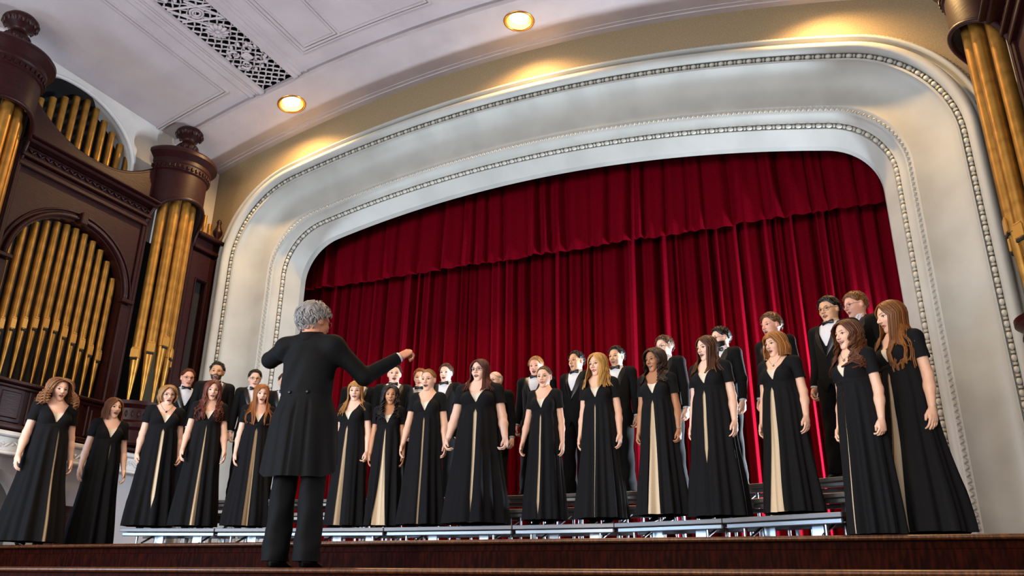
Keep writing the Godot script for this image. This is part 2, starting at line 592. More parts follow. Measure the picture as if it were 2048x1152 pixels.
func build_shell() -> void:
	# wall above and beside the arch, with its thickness
	var w := struct("wall_front", "tan painted wall around and above the white proscenium arch")
	var mb := MB.new()
	var a := arch_points(1.165, 0.0)
	var inner := PackedVector3Array()
	var outer := PackedVector3Array()
	for i in a.size():
		inner.append(Vector3(a[i].x, a[i].y, WALL_Z))
	var n := a.size()
	for i in n:
		# jamb points go sideways, the rest spread along the vault
		if i < 9:
			outer.append(Vector3(-6.9, a[i].y * 1.2, WALL_Z))
		elif i >= n - 9:
			outer.append(Vector3(6.9, a[i].y * 1.2, WALL_Z))
		else:
			var x := a[i].x * 6.9 / 5.647
			outer.append(Vector3(x, vy(x) + 0.12, WALL_Z))
	mb.grid([inner, outer])
	obj("wall_face", mb, M.tan, w)
	var back := MB.new()
	var bi := PackedVector3Array()
	var bo := PackedVector3Array()
	var a2 := arch_points(0.0, 0.0)
	for i in n:
		bi.append(Vector3(a2[i].x, a2[i].y, -4.62))
		bo.append(outer[i] + Vector3(0, 0, -4.62 - WALL_Z))
	back.grid([bo, bi])
	obj("wall_back", back, M.black_paint, w)

	# side walls: lower wall with an arched doorway under the organ, upper wall with an arched organ chamber
	for sx in [-1.0, 1.0]:
		var s := struct("wall_left" if sx < 0 else "wall_right", "pale wall on the %s side carrying the organ, with an arched recess below" % ("left" if sx < 0 else "right"))
		var low := MB.new()
		side_wall(low, sx * 5.75, sx, -3.8, 3.4, -1.5, 1.12, -0.78, 0.62, 0.33, 0.62)
		obj("lower_wall", low, M.grey_wall, s)
		var rec := MB.new()
		# recess behind the doorway
		rec.box(Vector3(sx * 6.5, 0.0, -0.8), Vector3(0.1, 3.0, 2.2))
		obj("recess_wall", rec, M.plaster, s)
		var up := MB.new()
		side_wall(up, sx * 5.95, sx, -3.8, 3.4, 4.6, 6.60, -0.95, 1.10, 5.55, 0.83)
		obj("upper_wall", up, M.plaster, s)
		# white moulding round the organ chamber
		var mould := MB.new()
		var path := PackedVector3Array()
		var rad := PackedFloat32Array()
		for i in 33:
			var t := PI * i / 32.0
			path.append(Vector3(sx * 5.93, 5.55 + sin(t) * 0.83, -0.95 - cos(t) * 1.10))
			rad.append(0.035)
		mould.tube(path, rad, 8, 0.8, Vector3(1, 0, 0))
		obj("chamber_moulding", mould, M.plaster, s)
		var ch := MB.new()
		ch.box(Vector3(sx * 6.95, 3.9, -0.3), Vector3(0.1, 5.6, 7.4))
		ch.box(Vector3(sx * 6.4, 1.16, -0.3), Vector3(1.2, 0.1, 7.4))
		for i in 5:
			var xx := 6.06 + 0.2 * i
			ch.box(Vector3(sx * xx, vy(xx) - 0.04, -0.3), Vector3(0.22, 0.03, 7.4), Basis(Vector3(0, 0, 1), -sx * asin(xx / VAULT_R)))
		obj("chamber_back", ch, M.black_paint, s)
		# hall wall beyond the organ, with two tall windows
		var hall := MB.new()
		var X: float = sx * 6.0
		hall.box(Vector3(X, 2.6, 3.72), Vector3(0.3, 8.2, 0.76))
		hall.box(Vector3(X, 2.6, 7.5), Vector3(0.3, 8.2, 1.2))
		hall.box(Vector3(X, 2.6, 12.3), Vector3(0.3, 8.2, 3.2))
		for zc in [5.5, 9.4]:
			hall.box(Vector3(X, -0.95, zc), Vector3(0.3, 1.1, 2.8))
			hall.box(Vector3(X, 4.85, zc), Vector3(0.3, 3.7, 2.8))
		obj("hall_wall", hall, M.hall_wall, s)
		# white entablature under the organ
		var en := MB.new()
		en.box(Vector3(sx * 5.68, 1.20, -0.2), Vector3(0.16, 0.17, 7.2), Basis.IDENTITY, 0.008)
		en.box(Vector3(sx * 5.65, 1.315, -0.2), Vector3(0.24, 0.06, 7.2), Basis.IDENTITY, 0.015)
		en.box(Vector3(sx * 5.66, 1.095, -0.2), Vector3(0.2, 0.04, 7.2), Basis.IDENTITY, 0.012)
		obj("entablature", en, M.plaster, s)
		var fr := MB.new()
		var kk := 0
		for i in 56:
			var zc := -3.75 + i * 0.125
			var c := Vector3(sx * 5.598, 1.20, zc)
			var rr := 0.9 if i % 2 == 0 else -0.9
			var bas := Basis(Vector3(1, 0, 0), rr)
			var e := MB.new()
			e.lathe([Vector2(0.002, -0.07), Vector2(0.022, -0.03), Vector2(0.018, 0.03), Vector2(0.002, 0.07)], 6)
			fr.join(e, Transform3D(bas * Basis.from_scale(Vector3(0.5, 1, 1)), c))
			e = MB.new()
			e.lathe([Vector2(0.001, -0.022), Vector2(0.02, -0.01), Vector2(0.02, 0.01), Vector2(0.001, 0.022)], 7)
			fr.join(e, Transform3D(Basis.from_scale(Vector3(0.6, 1, 1)), c + Vector3(0, 0, 0.06)))
			kk += 1
		var fo := obj("frieze_relief", fr, M.plaster, s)
		fo.set_meta("kind", "stuff")
		for zc in [5.5, 9.4]:
			var wn := struct("window_%d" % (1 if sx < 0 and zc < 6 else 2 if sx < 0 else 3 if zc < 6 else 4), "tall daylit window of the hall on the %s" % ("left" if sx < 0 else "right"))
			var pane := MB.new()
			pane.box(Vector3(X, 1.3, zc), Vector3(0.02, 3.4, 2.8))
			obj("pane", pane, M.pane, wn)
			var fm := MB.new()
			for dz in [-0.47, 0.47]:
				fm.box(Vector3(X - sx * 0.05, 1.3, zc + dz), Vector3(0.06, 3.4, 0.05))
			for dy in [-0.85, 0.0, 0.85]:
				fm.box(Vector3(X - sx * 0.05, 1.3 + dy, zc), Vector3(0.06, 0.05, 2.8))
			obj("window_frame", fm, M.plaster, wn)
	# maroon door leaf in the left recess
	var d := struct("door_1", "dark maroon door leaf low on the left wall behind the choir")
	var dm := MB.new()
	dm.box(Vector3(-5.70, 0.05, -1.95), Vector3(0.06, 1.05, 0.55), Basis.IDENTITY, 0.01)
	dm.box(Vector3(-5.665, 0.05, -1.95), Vector3(0.03, 0.8, 0.34), Basis.IDENTITY, 0.01)
	obj("door_leaf", dm, M.mahogany, d)
	# back of the hall and its floor
	var wb := struct("wall_back", "plain wall at the far end of the hall behind the audience")
	var bm := MB.new()
	for q in [[-5.2, 2.1], [-1.8, 0.9], [1.0, 0.9], [4.7, 2.7]]:
		bm.box(Vector3(q[0], 2.8, 14.0), Vector3(q[1], 8.8, 0.3))
	var wi := 5
	for xc in [-3.2, -0.4, 2.4]:
		bm.box(Vector3(xc, -0.95, 14.0), Vector3(1.9, 1.3, 0.3))
		bm.box(Vector3(xc, 5.25, 14.0), Vector3(1.9, 3.9, 0.3))
		var wn := struct("window_%d" % wi, "tall daylit window in the rear wall of the hall")
		var pane := MB.new()
		pane.box(Vector3(xc, 1.5, 14.0), Vector3(1.9, 3.6, 0.02))
		obj("pane", pane, M.pane, wn)
		var fm := MB.new()
		fm.box(Vector3(xc, 1.5, 13.95), Vector3(0.05, 3.6, 0.06))
		for dy in [-0.9, 0.0, 0.9]:
			fm.box(Vector3(xc, 1.5 + dy, 13.95), Vector3(1.9, 0.05, 0.06))
		obj("window_frame", fm, M.plaster, wn)
		wi += 1
	obj("wall_face", bm, M.hall_wall, wb)
	var fl := struct("floor", "wooden floor of the hall below the stage")
	var fm2 := MB.new()
	fm2.box(Vector3(0, -1.55, 7.6), Vector3(12.4, 0.3, 13.2))
	obj("boards", fm2, M.floor_wood, fl)
	# stage house behind the arch
	var sh := struct("wall_stage", "dark walls of the stage house behind the curtain")
	var sm := MB.new()
	sm.box(Vector3(0, 3.4, -7.2), Vector3(15.0, 7.4, 0.2))
	sm.box(Vector3(-7.4, 3.4, -5.9), Vector3(0.2, 7.4, 2.6))
	sm.box(Vector3(7.4, 3.4, -5.9), Vector3(0.2, 7.4, 2.6))
	sm.box(Vector3(0, 7.15, -5.9), Vector3(15.0, 0.2, 2.6))
	obj("wall_face", sm, M.black_paint, sh)

# a vertical wall at x, from z0 to z1 and y0 to y1, with an arched hole (centre zc, half width hw, spring ys, rise)
func side_wall(mb: MB, x: float, sx: float, z0: float, z1: float, y0: float, y1: float, zc: float, hw: float, ys: float, rise: float) -> void:
	var inn := PackedVector3Array()
	var out := PackedVector3Array()
	var deep := PackedVector3Array()
	inn.append(Vector3(x, y0, zc - hw))
	out.append(Vector3(x, y0, z0))
	for i in 33:
		var t := PI * i / 32.0
		inn.append(Vector3(x, ys + sin(t) * rise, zc - cos(t) * hw))
		var f := i / 32.0
		if f < 0.3:
			out.append(Vector3(x, lerpf(ys, y1, f / 0.3), z0))
		elif f > 0.7:
			out.append(Vector3(x, lerpf(y1, ys, (f - 0.7) / 0.3), z1))
		else:
			out.append(Vector3(x, y1, lerpf(z0, z1, (f - 0.3) / 0.4)))
	inn.append(Vector3(x, y0, zc + hw))
	out.append(Vector3(x, y0, z1))
	for p in inn:
		deep.append(p + Vector3(sx * 0.28, 0, 0))
	if sx < 0:
		mb.grid([inn, out])
		mb.grid([deep, inn])
	else:
		mb.grid([out, inn])
		mb.grid([inn, deep])

# ------------------------------------------------------------------ ceiling
func vault_patch(mb: MB, x0: float, x1: float, z0: float, z1: float, r: float, nx: int, nz := 1) -> void:
	var rows := []
	for k in nz + 1:
		var row := PackedVector3Array()
		for i in nx + 1:
			var x := lerpf(x0, x1, float(i) / nx)
			row.append(Vector3(x, vy(x, r), lerpf(z0, z1, float(k) / nz)))
		rows.append(row)
	mb.grid(rows)

func vault_bar(mb: MB, x0: float, x1: float, z0: float, z1: float, r: float, down: float) -> void:
	# a raised strip of plaster on the vault
	var nx := maxi(1, int(absf(x1 - x0) / 0.25))
	vault_patch(mb, x0, x1, z0, z1, r - down, nx)
	for z in [z0, z1]:
		var a := PackedVector3Array()
		var b := PackedVector3Array()
		for i in nx + 1:
			var x := lerpf(x0, x1, float(i) / nx)
			a.append(Vector3(x, vy(x, r - down), z))
			b.append(Vector3(x, vy(x, r), z))
		if z == z0:
			mb.grid([b, a])
		else:
			mb.grid([a, b])
	for x in [x0, x1]:
		var q := [Vector3(x, vy(x, r - down), z0), Vector3(x, vy(x, r - down), z1), Vector3(x, vy(x, r), z1), Vector3(x, vy(x, r), z0)]
		if x == x1:
			q.reverse()
		mb.quad(q[0], q[1], q[2], q[3])

func build_ceiling() -> void:
	var c := struct("ceiling", "barrel vaulted white plaster ceiling with moulded panels and a lamp band")
	# the band in front of the arch, with round holes for the lamps
	var band := MB.new()
	var lamps := [-3.96, 0.03, 4.02]
	var hz := 0.32
	var zc := -3.15
	var x := -6.95
	for lx in lamps:
		vault_patch(band, x, lx - hz, WALL_Z, BAND_Z, VAULT_R, 12)
		vault_patch(band, lx - hz, lx + hz, WALL_Z, zc - hz, VAULT_R, 3)
		vault_patch(band, lx - hz, lx + hz, zc + hz, BAND_Z, VAULT_R, 3)
		var ring := PackedVector3Array()
		var sq := PackedVector3Array()
		for j in 33:
			var a := TAU * j / 32.0 + PI / 4
			var d := Vector2(cos(a), sin(a))
			var m := maxf(absf(d.x), absf(d.y))
			var px: float = lx + d.x * 0.2
			ring.append(Vector3(px, vy(px), zc + d.y * 0.2))
			px = lx + d.x / m * hz
			sq.append(Vector3(px, vy(px), zc + d.y / m * hz))
		band.grid([sq, ring])
		x = lx + hz
	vault_patch(band, x, 6.95, WALL_Z, BAND_Z, VAULT_R, 12)
	# step up to the main vault
	var st0 := PackedVector3Array()
	var st1 := PackedVector3Array()
	for i in 61:
		var px := lerpf(-6.95, 6.95, i / 60.0)
		st0.append(Vector3(px, vy(px), BAND_Z))
		st1.append(Vector3(px, vy(px, VAULT_R2), BAND_Z - 0.02))
	band.grid([st0, st1])
	obj("lamp_band", band, M.ceiling, c)
	# a thin moulding along the wall
	var cm := MB.new()
	vault_bar(cm, -6.9, 6.9, WALL_Z, WALL_Z + 0.10, VAULT_R, 0.03)
	vault_bar(cm, -6.9, 6.9, WALL_Z + 0.10, WALL_Z + 0.16, VAULT_R, 0.012)
	obj("wall_moulding", cm, M.ceiling, c)
	var main := MB.new()
	# main vault, open where the two pierced grilles are
	var g0 := 3.60
	var g1 := 4.17
	for seg in [[-6.95, -g1], [-g0, g0], [g1, 6.95]]:
		vault_patch(main, seg[0], seg[1], BAND_Z - 0.02, 14.2, VAULT_R2, 14, 2)
	for s in [-1.0, 1.0]:
		vault_patch(main, minf(s * g0, s * g1), maxf(s * g0, s * g1), 3.0, 14.2, VAULT_R2, 2)
		vault_patch(main, minf(s * g0, s * g1), maxf(s * g0, s * g1), BAND_Z - 0.02, BAND_Z + 0.03, VAULT_R2, 2)
	obj("vault", main, M.ceiling, c)
	# raised mouldings: ribs beside the grilles and framed panels
	var mo := MB.new()
	for s in [-1.0, 1.0]:
		for q in [[4.17, 4.24, 0.05], [4.24, 4.30, 0.025], [4.37, 4.43, 0.02], [3.53, 3.60, 0.05], [3.47, 3.53, 0.025], [3.36, 3.40, 0.015]]:
			vault_bar(mo, minf(s * q[0], s * q[1]), maxf(s * q[0], s * q[1]), BAND_Z - 0.02, 6.0, VAULT_R2, q[2])
	obj("rib_mouldings", mo, M.ceiling, c)
	for s in [-1.0, 1.0]:
		for q in [[4.60, 6.6, -2.42, 5.9], [1.0, 3.19, -2.38, 5.9], [2.48, 3.13, -2.32, 2.4]]:
			var pf := MB.new()
			for k in 2:
				var o: float = k * 0.045
				var x0: float = minf(s * (q[0] + o), s * (q[1] - o))
				var x1: float = maxf(s * (q[0] + o), s * (q[1] - o))
				var z0: float = q[2] + o
				var z1: float = q[3] - o
				vault_bar(pf, x0, x1, z0, z0 + 0.025, VAULT_R2, 0.022)
				vault_bar(pf, x0, x1, z1 - 0.025, z1, VAULT_R2, 0.022)
				vault_bar(pf, x0, x0 + 0.025, z0 + 0.025, z1 - 0.025, VAULT_R2, 0.022)
				vault_bar(pf, x1 - 0.025, x1, z0 + 0.025, z1 - 0.025, VAULT_R2, 0.022)
			obj("panel_frame", pf, M.ceiling, c)
	grille(-1.0)
	grille(1.0)
	var k := 0
	for lx in lamps:
		downlight(lx, zc, 15.0, VAULT_R, ["round recessed ceiling lamp at the left end of the lamp band", "round recessed ceiling lamp at the top middle of the lamp band", "round recessed ceiling lamp at the right end of the lamp band"][k])
		k += 1
	# the same lamps go on over the audience
	k = 0
	for lx in [-2.0, 2.0]:
		downlight(lx, 3.8, 6.0, VAULT_R2 - 0.02, ["recessed hall lamp over the audience on the left", "recessed hall lamp over the audience on the right"][k])
		k += 1

func downlight(lx: float, zc: float, power: float, r: float, label: String) -> void:
	var y := vy(lx, r)
	var t := thing("ceiling_lamp", label, "lamp", Vector3(lx, y, zc), 0.0, "recessed lamps over the proscenium")
	var tilt := asin(lx / VAULT_R)
	var bas := Basis(Vector3(0, 0, 1), -tilt)
	var ring := MB.new()
	ring.lathe([Vector2(0.185, -0.002), Vector2(0.19, -0.014), Vector2(0.205, -0.018), Vector2(0.222, -0.012), Vector2(0.225, 0.0)], 36, Vector3.ZERO, bas)
	obj("trim_ring", ring, M.brass, t)
	var can := MB.new()
	can.lathe([Vector2(0.19, -0.004), Vector2(0.185, 0.05), Vector2(0.165, 0.12), Vector2(0.12, 0.17), Vector2(0.001, 0.175)], 36, Vector3.ZERO, bas)
	for i in can.ix.size() / 3:
		var w := can.ix[i * 3]
		can.ix[i * 3] = can.ix[i * 3 + 1]
		can.ix[i * 3 + 1] = w
	for i in can.n.size():
		can.n[i] = -can.n[i]
	obj("reflector", can, M.brass, t)
	var bulb := MB.new()
	bulb.lathe([Vector2(0.001, 0.02), Vector2(0.08, 0.025), Vector2(0.125, 0.045), Vector2(0.14, 0.08), Vector2(0.12, 0.115), Vector2(0.03, 0.15)], 24, Vector3.ZERO, bas)
	obj("bulb", bulb, M.lamp, t)
	var l := SpotLight3D.new()
	l.name = "lamp_light"
	t.add_child(l)
	l.position = Vector3(0, -0.03, 0)
	l.rotation_degrees = Vector3(-90, 0, 0)
	l.light_color = Color(1.0, 0.80, 0.52)
	l.light_energy = power
	l.spot_angle = 74.0
	l.spot_angle_attenuation = 1.2
	l.spot_range = 30.0
	l.light_size = 0.05
	l.shadow_enabled = true

func grille(s: float) -> void:
	var t := thing("ceiling_grille", "pierced white plaster grille with lattice and scroll ornament on the %s of the vault" % ("left" if s < 0 else "right"), "grille")
	# frame of the local sheet: u across (x), w along z, hung just inside the vault opening
	var xa := 3.60
	var xb := 4.17
	var r := VAULT_R2 + 0.015
	var at := func(u: float, w: float, d: float) -> Vector3:
		var x: float = s * (xa + (xb - xa) * u)
		return Vector3(x, vy(x, r - d), w)
	var back := MB.new()
	vault_patch(back, minf(s * (xa - .1), s * (xb + .1)), maxf(s * (xa - .1), s * (xb + .1)), BAND_Z, 3.1, VAULT_R2 + 0.45, 2)
	for x in [xa, xb]:
		back.quad(Vector3(s * x, vy(x, VAULT_R2), BAND_Z), Vector3(s * x, vy(x, VAULT_R2), 3.1), Vector3(s * x, vy(x, VAULT_R2 + 0.45), 3.1), Vector3(s * x, vy(x, VAULT_R2 + 0.45), BAND_Z))
	obj("duct", back, M.dark, t)
	var side := Vector3(0, 1, 0)
	var lat := MB.new()
	# wavy diagonal bars in both directions
	var cell := 0.135
	var u_w := 0.57
	for dir in [-1.0, 1.0]:
		var k := -8
		while k * cell < 5.9 + u_w:
			var z_start: float = BAND_Z + 0.05 + k * cell
			var path := PackedVector3Array()
			var rad := PackedFloat32Array()
			for i in 25:
				var f := i / 24.0
				var u := f if dir > 0 else 1.0 - f
				var wob := sin(f * u_w / cell * TAU) * 0.010
				var w := z_start + f * u_w + wob
				if w < BAND_Z + 0.03 or w > 3.0:
					continue
				path.append(at.call(u, w, 0.012))
				rad.append(0.010 + 0.007 * absf(cos(f * u_w / cell * PI)))
			if path.size() > 2:
				lat.tube(path, rad, 5, 0.8, side)
			k += 1
	obj("lattice", lat, M.ceiling, t)
	# cartouches and rings along the middle
	for c in [[-1.98, 0], [-1.36, 1], [-0.95, 2], [-0.35, 0], [0.3, 1], [0.7, 2], [1.3, 0]]:
		var o := MB.new()
		var w0: float = c[0]
		if c[1] == 0:
			# scrolled cartouche with a small shield
			var P: Vector3 = at.call(0.5, w0, 0.03)
			var nrm := Vector3(-P.x, -(P.y - VAULT_CY), 0).normalized()
			var xx := Vector3(0, 0, 1).cross(nrm).normalized()
			var bas := Basis(xx, Vector3(0, 0, 1), xx.cross(Vector3(0, 0, 1)))
			o.box(P, Vector3(0.13, 0.15, 0.04), bas, 0.012)
			o.box(P + nrm * 0.012, Vector3(0.09, 0.11, 0.04), bas, 0.012)
			for sx in [-1.0, 1.0]:
				for sz in [-1.0, 1.0]:
					var path := PackedVector3Array()
					var rad := PackedFloat32Array()
					for i in 22:
						var a := i / 21.0 * TAU * 1.15
						var rr := 0.10 * (1.0 - i / 26.0)
						path.append(P + xx * (sx * (0.12 + cos(a) * rr * 0.8)) + Vector3(0, 0, sz * (0.12 + sin(a) * rr)) + nrm * 0.006)
						rad.append(0.021 - 0.010 * i / 21.0)
					o.tube(path, rad, 6)
			for i in 14:
				var a := TAU * i / 14.0
				var q := P + xx * (cos(a) * 0.27) + Vector3(0, 0, sin(a) * 0.28)
				var e := MB.new()
				e.lathe([Vector2(0.002, -0.05), Vector2(0.026, -0.02), Vector2(0.022, 0.02), Vector2(0.002, 0.05)], 6)
				o.join(e, Transform3D(Basis(nrm, a + 0.6), q))
			obj("cartouche", o, M.ceiling, t)
		elif c[1] == 1:
			var P: Vector3 = at.call(0.5, w0, 0.03)
			for i in 12:
				var a := TAU * i / 12.0
				var e := MB.new()
				e.lathe([Vector2(0.002, 0.02), Vector2(0.04, 0.07), Vector2(0.035, 0.12), Vector2(0.002, 0.17)], 6)
				o.join(e, Transform3D(Basis(Vector3(0, 1, 0), a) * Basis(Vector3(1, 0, 0), PI / 2), P))
			var e2 := MB.new()
			e2.lathe([Vector2(0.001, -0.04), Vector2(0.04, -0.02), Vector2(0.05, 0.02)], 12)
			o.join(e2, Transform3D(Basis.IDENTITY, P))
			obj("rosette", o, M.ceiling, t)
		else:
			var P: Vector3 = at.call(0.5, w0, 0.025)
			for rr in [0.085, 0.05]:
				var path := PackedVector3Array()
				var rad := PackedFloat32Array()
				for i in 25:
					var a := TAU * i / 24.0
					var uu: float = 0.5 + cos(a) * rr / 0.57
					path.append(at.call(uu, w0 + sin(a) * rr, 0.028))
					rad.append(0.016)
				o.tube(path, rad, 6)
			for q in [[-0.26, -0.26, 0.26, -0.02], [-0.26, 0.02, 0.26, 0.26], [-0.26, -0.26, -0.02, 0.26], [0.02, -0.26, 0.26, 0.26]]:
				var path := PackedVector3Array()
				var rad := PackedFloat32Array()
				for i in 9:
					var f := i / 8.0
					path.append(at.call(0.5 + lerpf(q[0], q[2], f) / 0.57, w0 + lerpf(q[1], q[3], f), 0.03))
					rad.append(0.02)
				o.tube(path, rad, 6, 0.7, side)
			obj("ring_ornament", o, M.ceiling, t)

# ------------------------------------------------------------------ curtains
func build_curtains() -> void:
	var rng := RandomNumberGenerator.new()
	rng.seed = 77
	var t := thing("stage_curtain", "crimson velvet stage curtain hanging in deep folds behind the choir", "curtain", Vector3(0, 0, -5.56))
	obj("cloth", drape(rng, -5.6, 5.6, 0.02, 6.4, 0.24, 0.24, 1500, 0.0), M.velvet, t)
	var v := thing("curtain_valance", "crimson velvet valance with a wavy hem above the stage curtain", "curtain", Vector3(0, 0, -5.14))
	var h := MB.new()
	obj("cloth", drape(rng, -5.6, 5.6, 4.47, 6.4, 0.34, 0.16, 1300, 0.045), M.velvet, v)
	var bar := MB.new()
	bar.box(Vector3(0, 6.42, 0.05), Vector3(11.4, 0.08, 0.5))
	obj("pelmet_rail", bar, M.black_paint, v)

func drape(rng: RandomNumberGenerator, x0: float, x1: float, y0: float, y1: float, period: float, depth: float, n: int, hem: float) -> MB:
	# fold edges at irregular spacing, each fold a rounded ridge
	var edges := PackedFloat32Array()
	var amp := PackedFloat32Array()
	var ph := PackedFloat32Array()
	var x := x0
	while x < x1 + period:
		edges.append(x)
		amp.append(rng.randf_range(0.55, 1.15))
		ph.append(rng.randf_range(-1.0, 1.0))
		x += period * rng.randf_range(0.5, 1.35)
	var rows := []
	var ny := 18
	for j in ny + 1:
		var f := float(j) / ny
		var row := PackedVector3Array()
		var e := 0
		for i in n + 1:
			var X := lerpf(x0, x1, float(i) / n)
			# folds sway a little with height
			var Xs := X + 0.02 * sin(f * 3.0 + X * 1.7)
			while e < edges.size() - 2 and Xs > edges[e + 1]:
				e += 1
			var u := clampf((Xs - edges[e]) / (edges[e + 1] - edges[e]), 0.0, 1.0)
			var s := sin(u * PI)
			var open := lerpf(1.0, 0.6, f)
			var z := depth * amp[e] * open * (pow(s, 0.8) + 0.22 * sin(u * PI * 3.0 + ph[e] * 2.0))
			var y := lerpf(y1, y0, 1.0 - f)
			if hem > 0.0:
				y += (1.0 - f) * hem * (1.0 - s) * (0.6 + amp[e] * 0.5)
			row.append(Vector3(X, lerpf(y0, y1, f) + (y - lerpf(y0, y1, f)), z))
		rows.append(row)
	var mb := MB.new()
	rows.reverse()
	mb.grid(rows)
	return mb
# ------------------------------------------------------------------ organ
func pipe_mesh(r: float, foot: float, body: float) -> ArrayMesh:
	var mb := MB.new()
	mb.lathe_hard([Vector2(r * 0.22, 0), Vector2(r * 0.92, foot)], 14)
	mb.lathe_hard([Vector2(r * 0.92, foot), Vector2(r, foot + 0.01), Vector2(r, foot + body)], 14)
	mb.lathe_hard([Vector2(r, foot + body), Vector2(r * 0.9, foot + body), Vector2(r * 0.88, foot + body - 0.06)], 14)
	return mb.mesh()

func mouth_mesh(r: float) -> ArrayMesh:
	# flattened upper lip with its ears, standing on the front of the pipe
	var mb := MB.new()
	mb.box(Vector3(r * 0.92, 0.075, 0), Vector3(r * 0.35, 0.13, r * 1.55), Basis.IDENTITY, 0.006)
	mb.box(Vector3(r * 0.95, 0.15, 0), Vector3(r * 0.28, 0.02, r * 1.3), Basis.IDENTITY, 0.005)
	return mb.mesh()

func slot_mesh(r: float) -> ArrayMesh:
	var mb := MB.new()
	mb.box(Vector3(r * 0.9, -0.012, 0), Vector3(r * 0.34, 0.03, r * 1.35), Basis.IDENTITY, 0.003)
	return mb.mesh()

func organ_pipe(parent: Node3D, sx: float, at: Vector3, r: float, foot: float, top: float, face := 0.0) -> void:
	var P := put("pipe", pipe_mesh(r, foot, top - at.y - foot), M.gold, parent, Transform3D(Basis(Vector3.UP, face), at))
	put("pipe_mouth", mouth_mesh(r), M.gold_mouth, P, Transform3D(Basis.IDENTITY, Vector3(0, foot, 0)))
	put("mouth_slot", slot_mesh(r), M.dark, P, Transform3D(Basis.IDENTITY, Vector3(0, foot, 0)))

func finial(t: Node3D, at: Vector3, k: float) -> void:
	var f := MB.new()
	f.lathe([Vector2(0.10, 0), Vector2(0.10, 0.03), Vector2(0.055, 0.06), Vector2(0.05, 0.09), Vector2(0.10, 0.13), Vector2(0.155, 0.19), Vector2(0.165, 0.22), Vector2(0.15, 0.26), Vector2(0.11, 0.28), Vector2(0.095, 0.33), Vector2(0.10, 0.37), Vector2(0.17, 0.41), Vector2(0.205, 0.46), Vector2(0.205, 0.51), Vector2(0.16, 0.56), Vector2(0.08, 0.60), Vector2(0.002, 0.61)], 24, Vector3.ZERO, Basis.from_scale(Vector3(k, k, k)))
	var o := obj("finial", f, M.mahogany, t)
	o.position = at
	# carved leaves round the two bulbs
	var lv := MB.new()
	for q in [[0.20, 0.15, 12], [0.46, 0.19, 14]]:
		for i in q[2]:
			var a: float = TAU * i / q[2]
			var e := MB.new()
			e.lathe([Vector2(0.002, -0.06), Vector2(0.03, -0.02), Vector2(0.028, 0.02), Vector2(0.002, 0.06)], 6)
			lv.join(e, Transform3D(Basis.from_scale(Vector3(k, k, k)), Vector3(cos(a) * q[1], q[0], sin(a) * q[1]) * k))
	obj("carved_leaves", lv, M.mahogany, o)

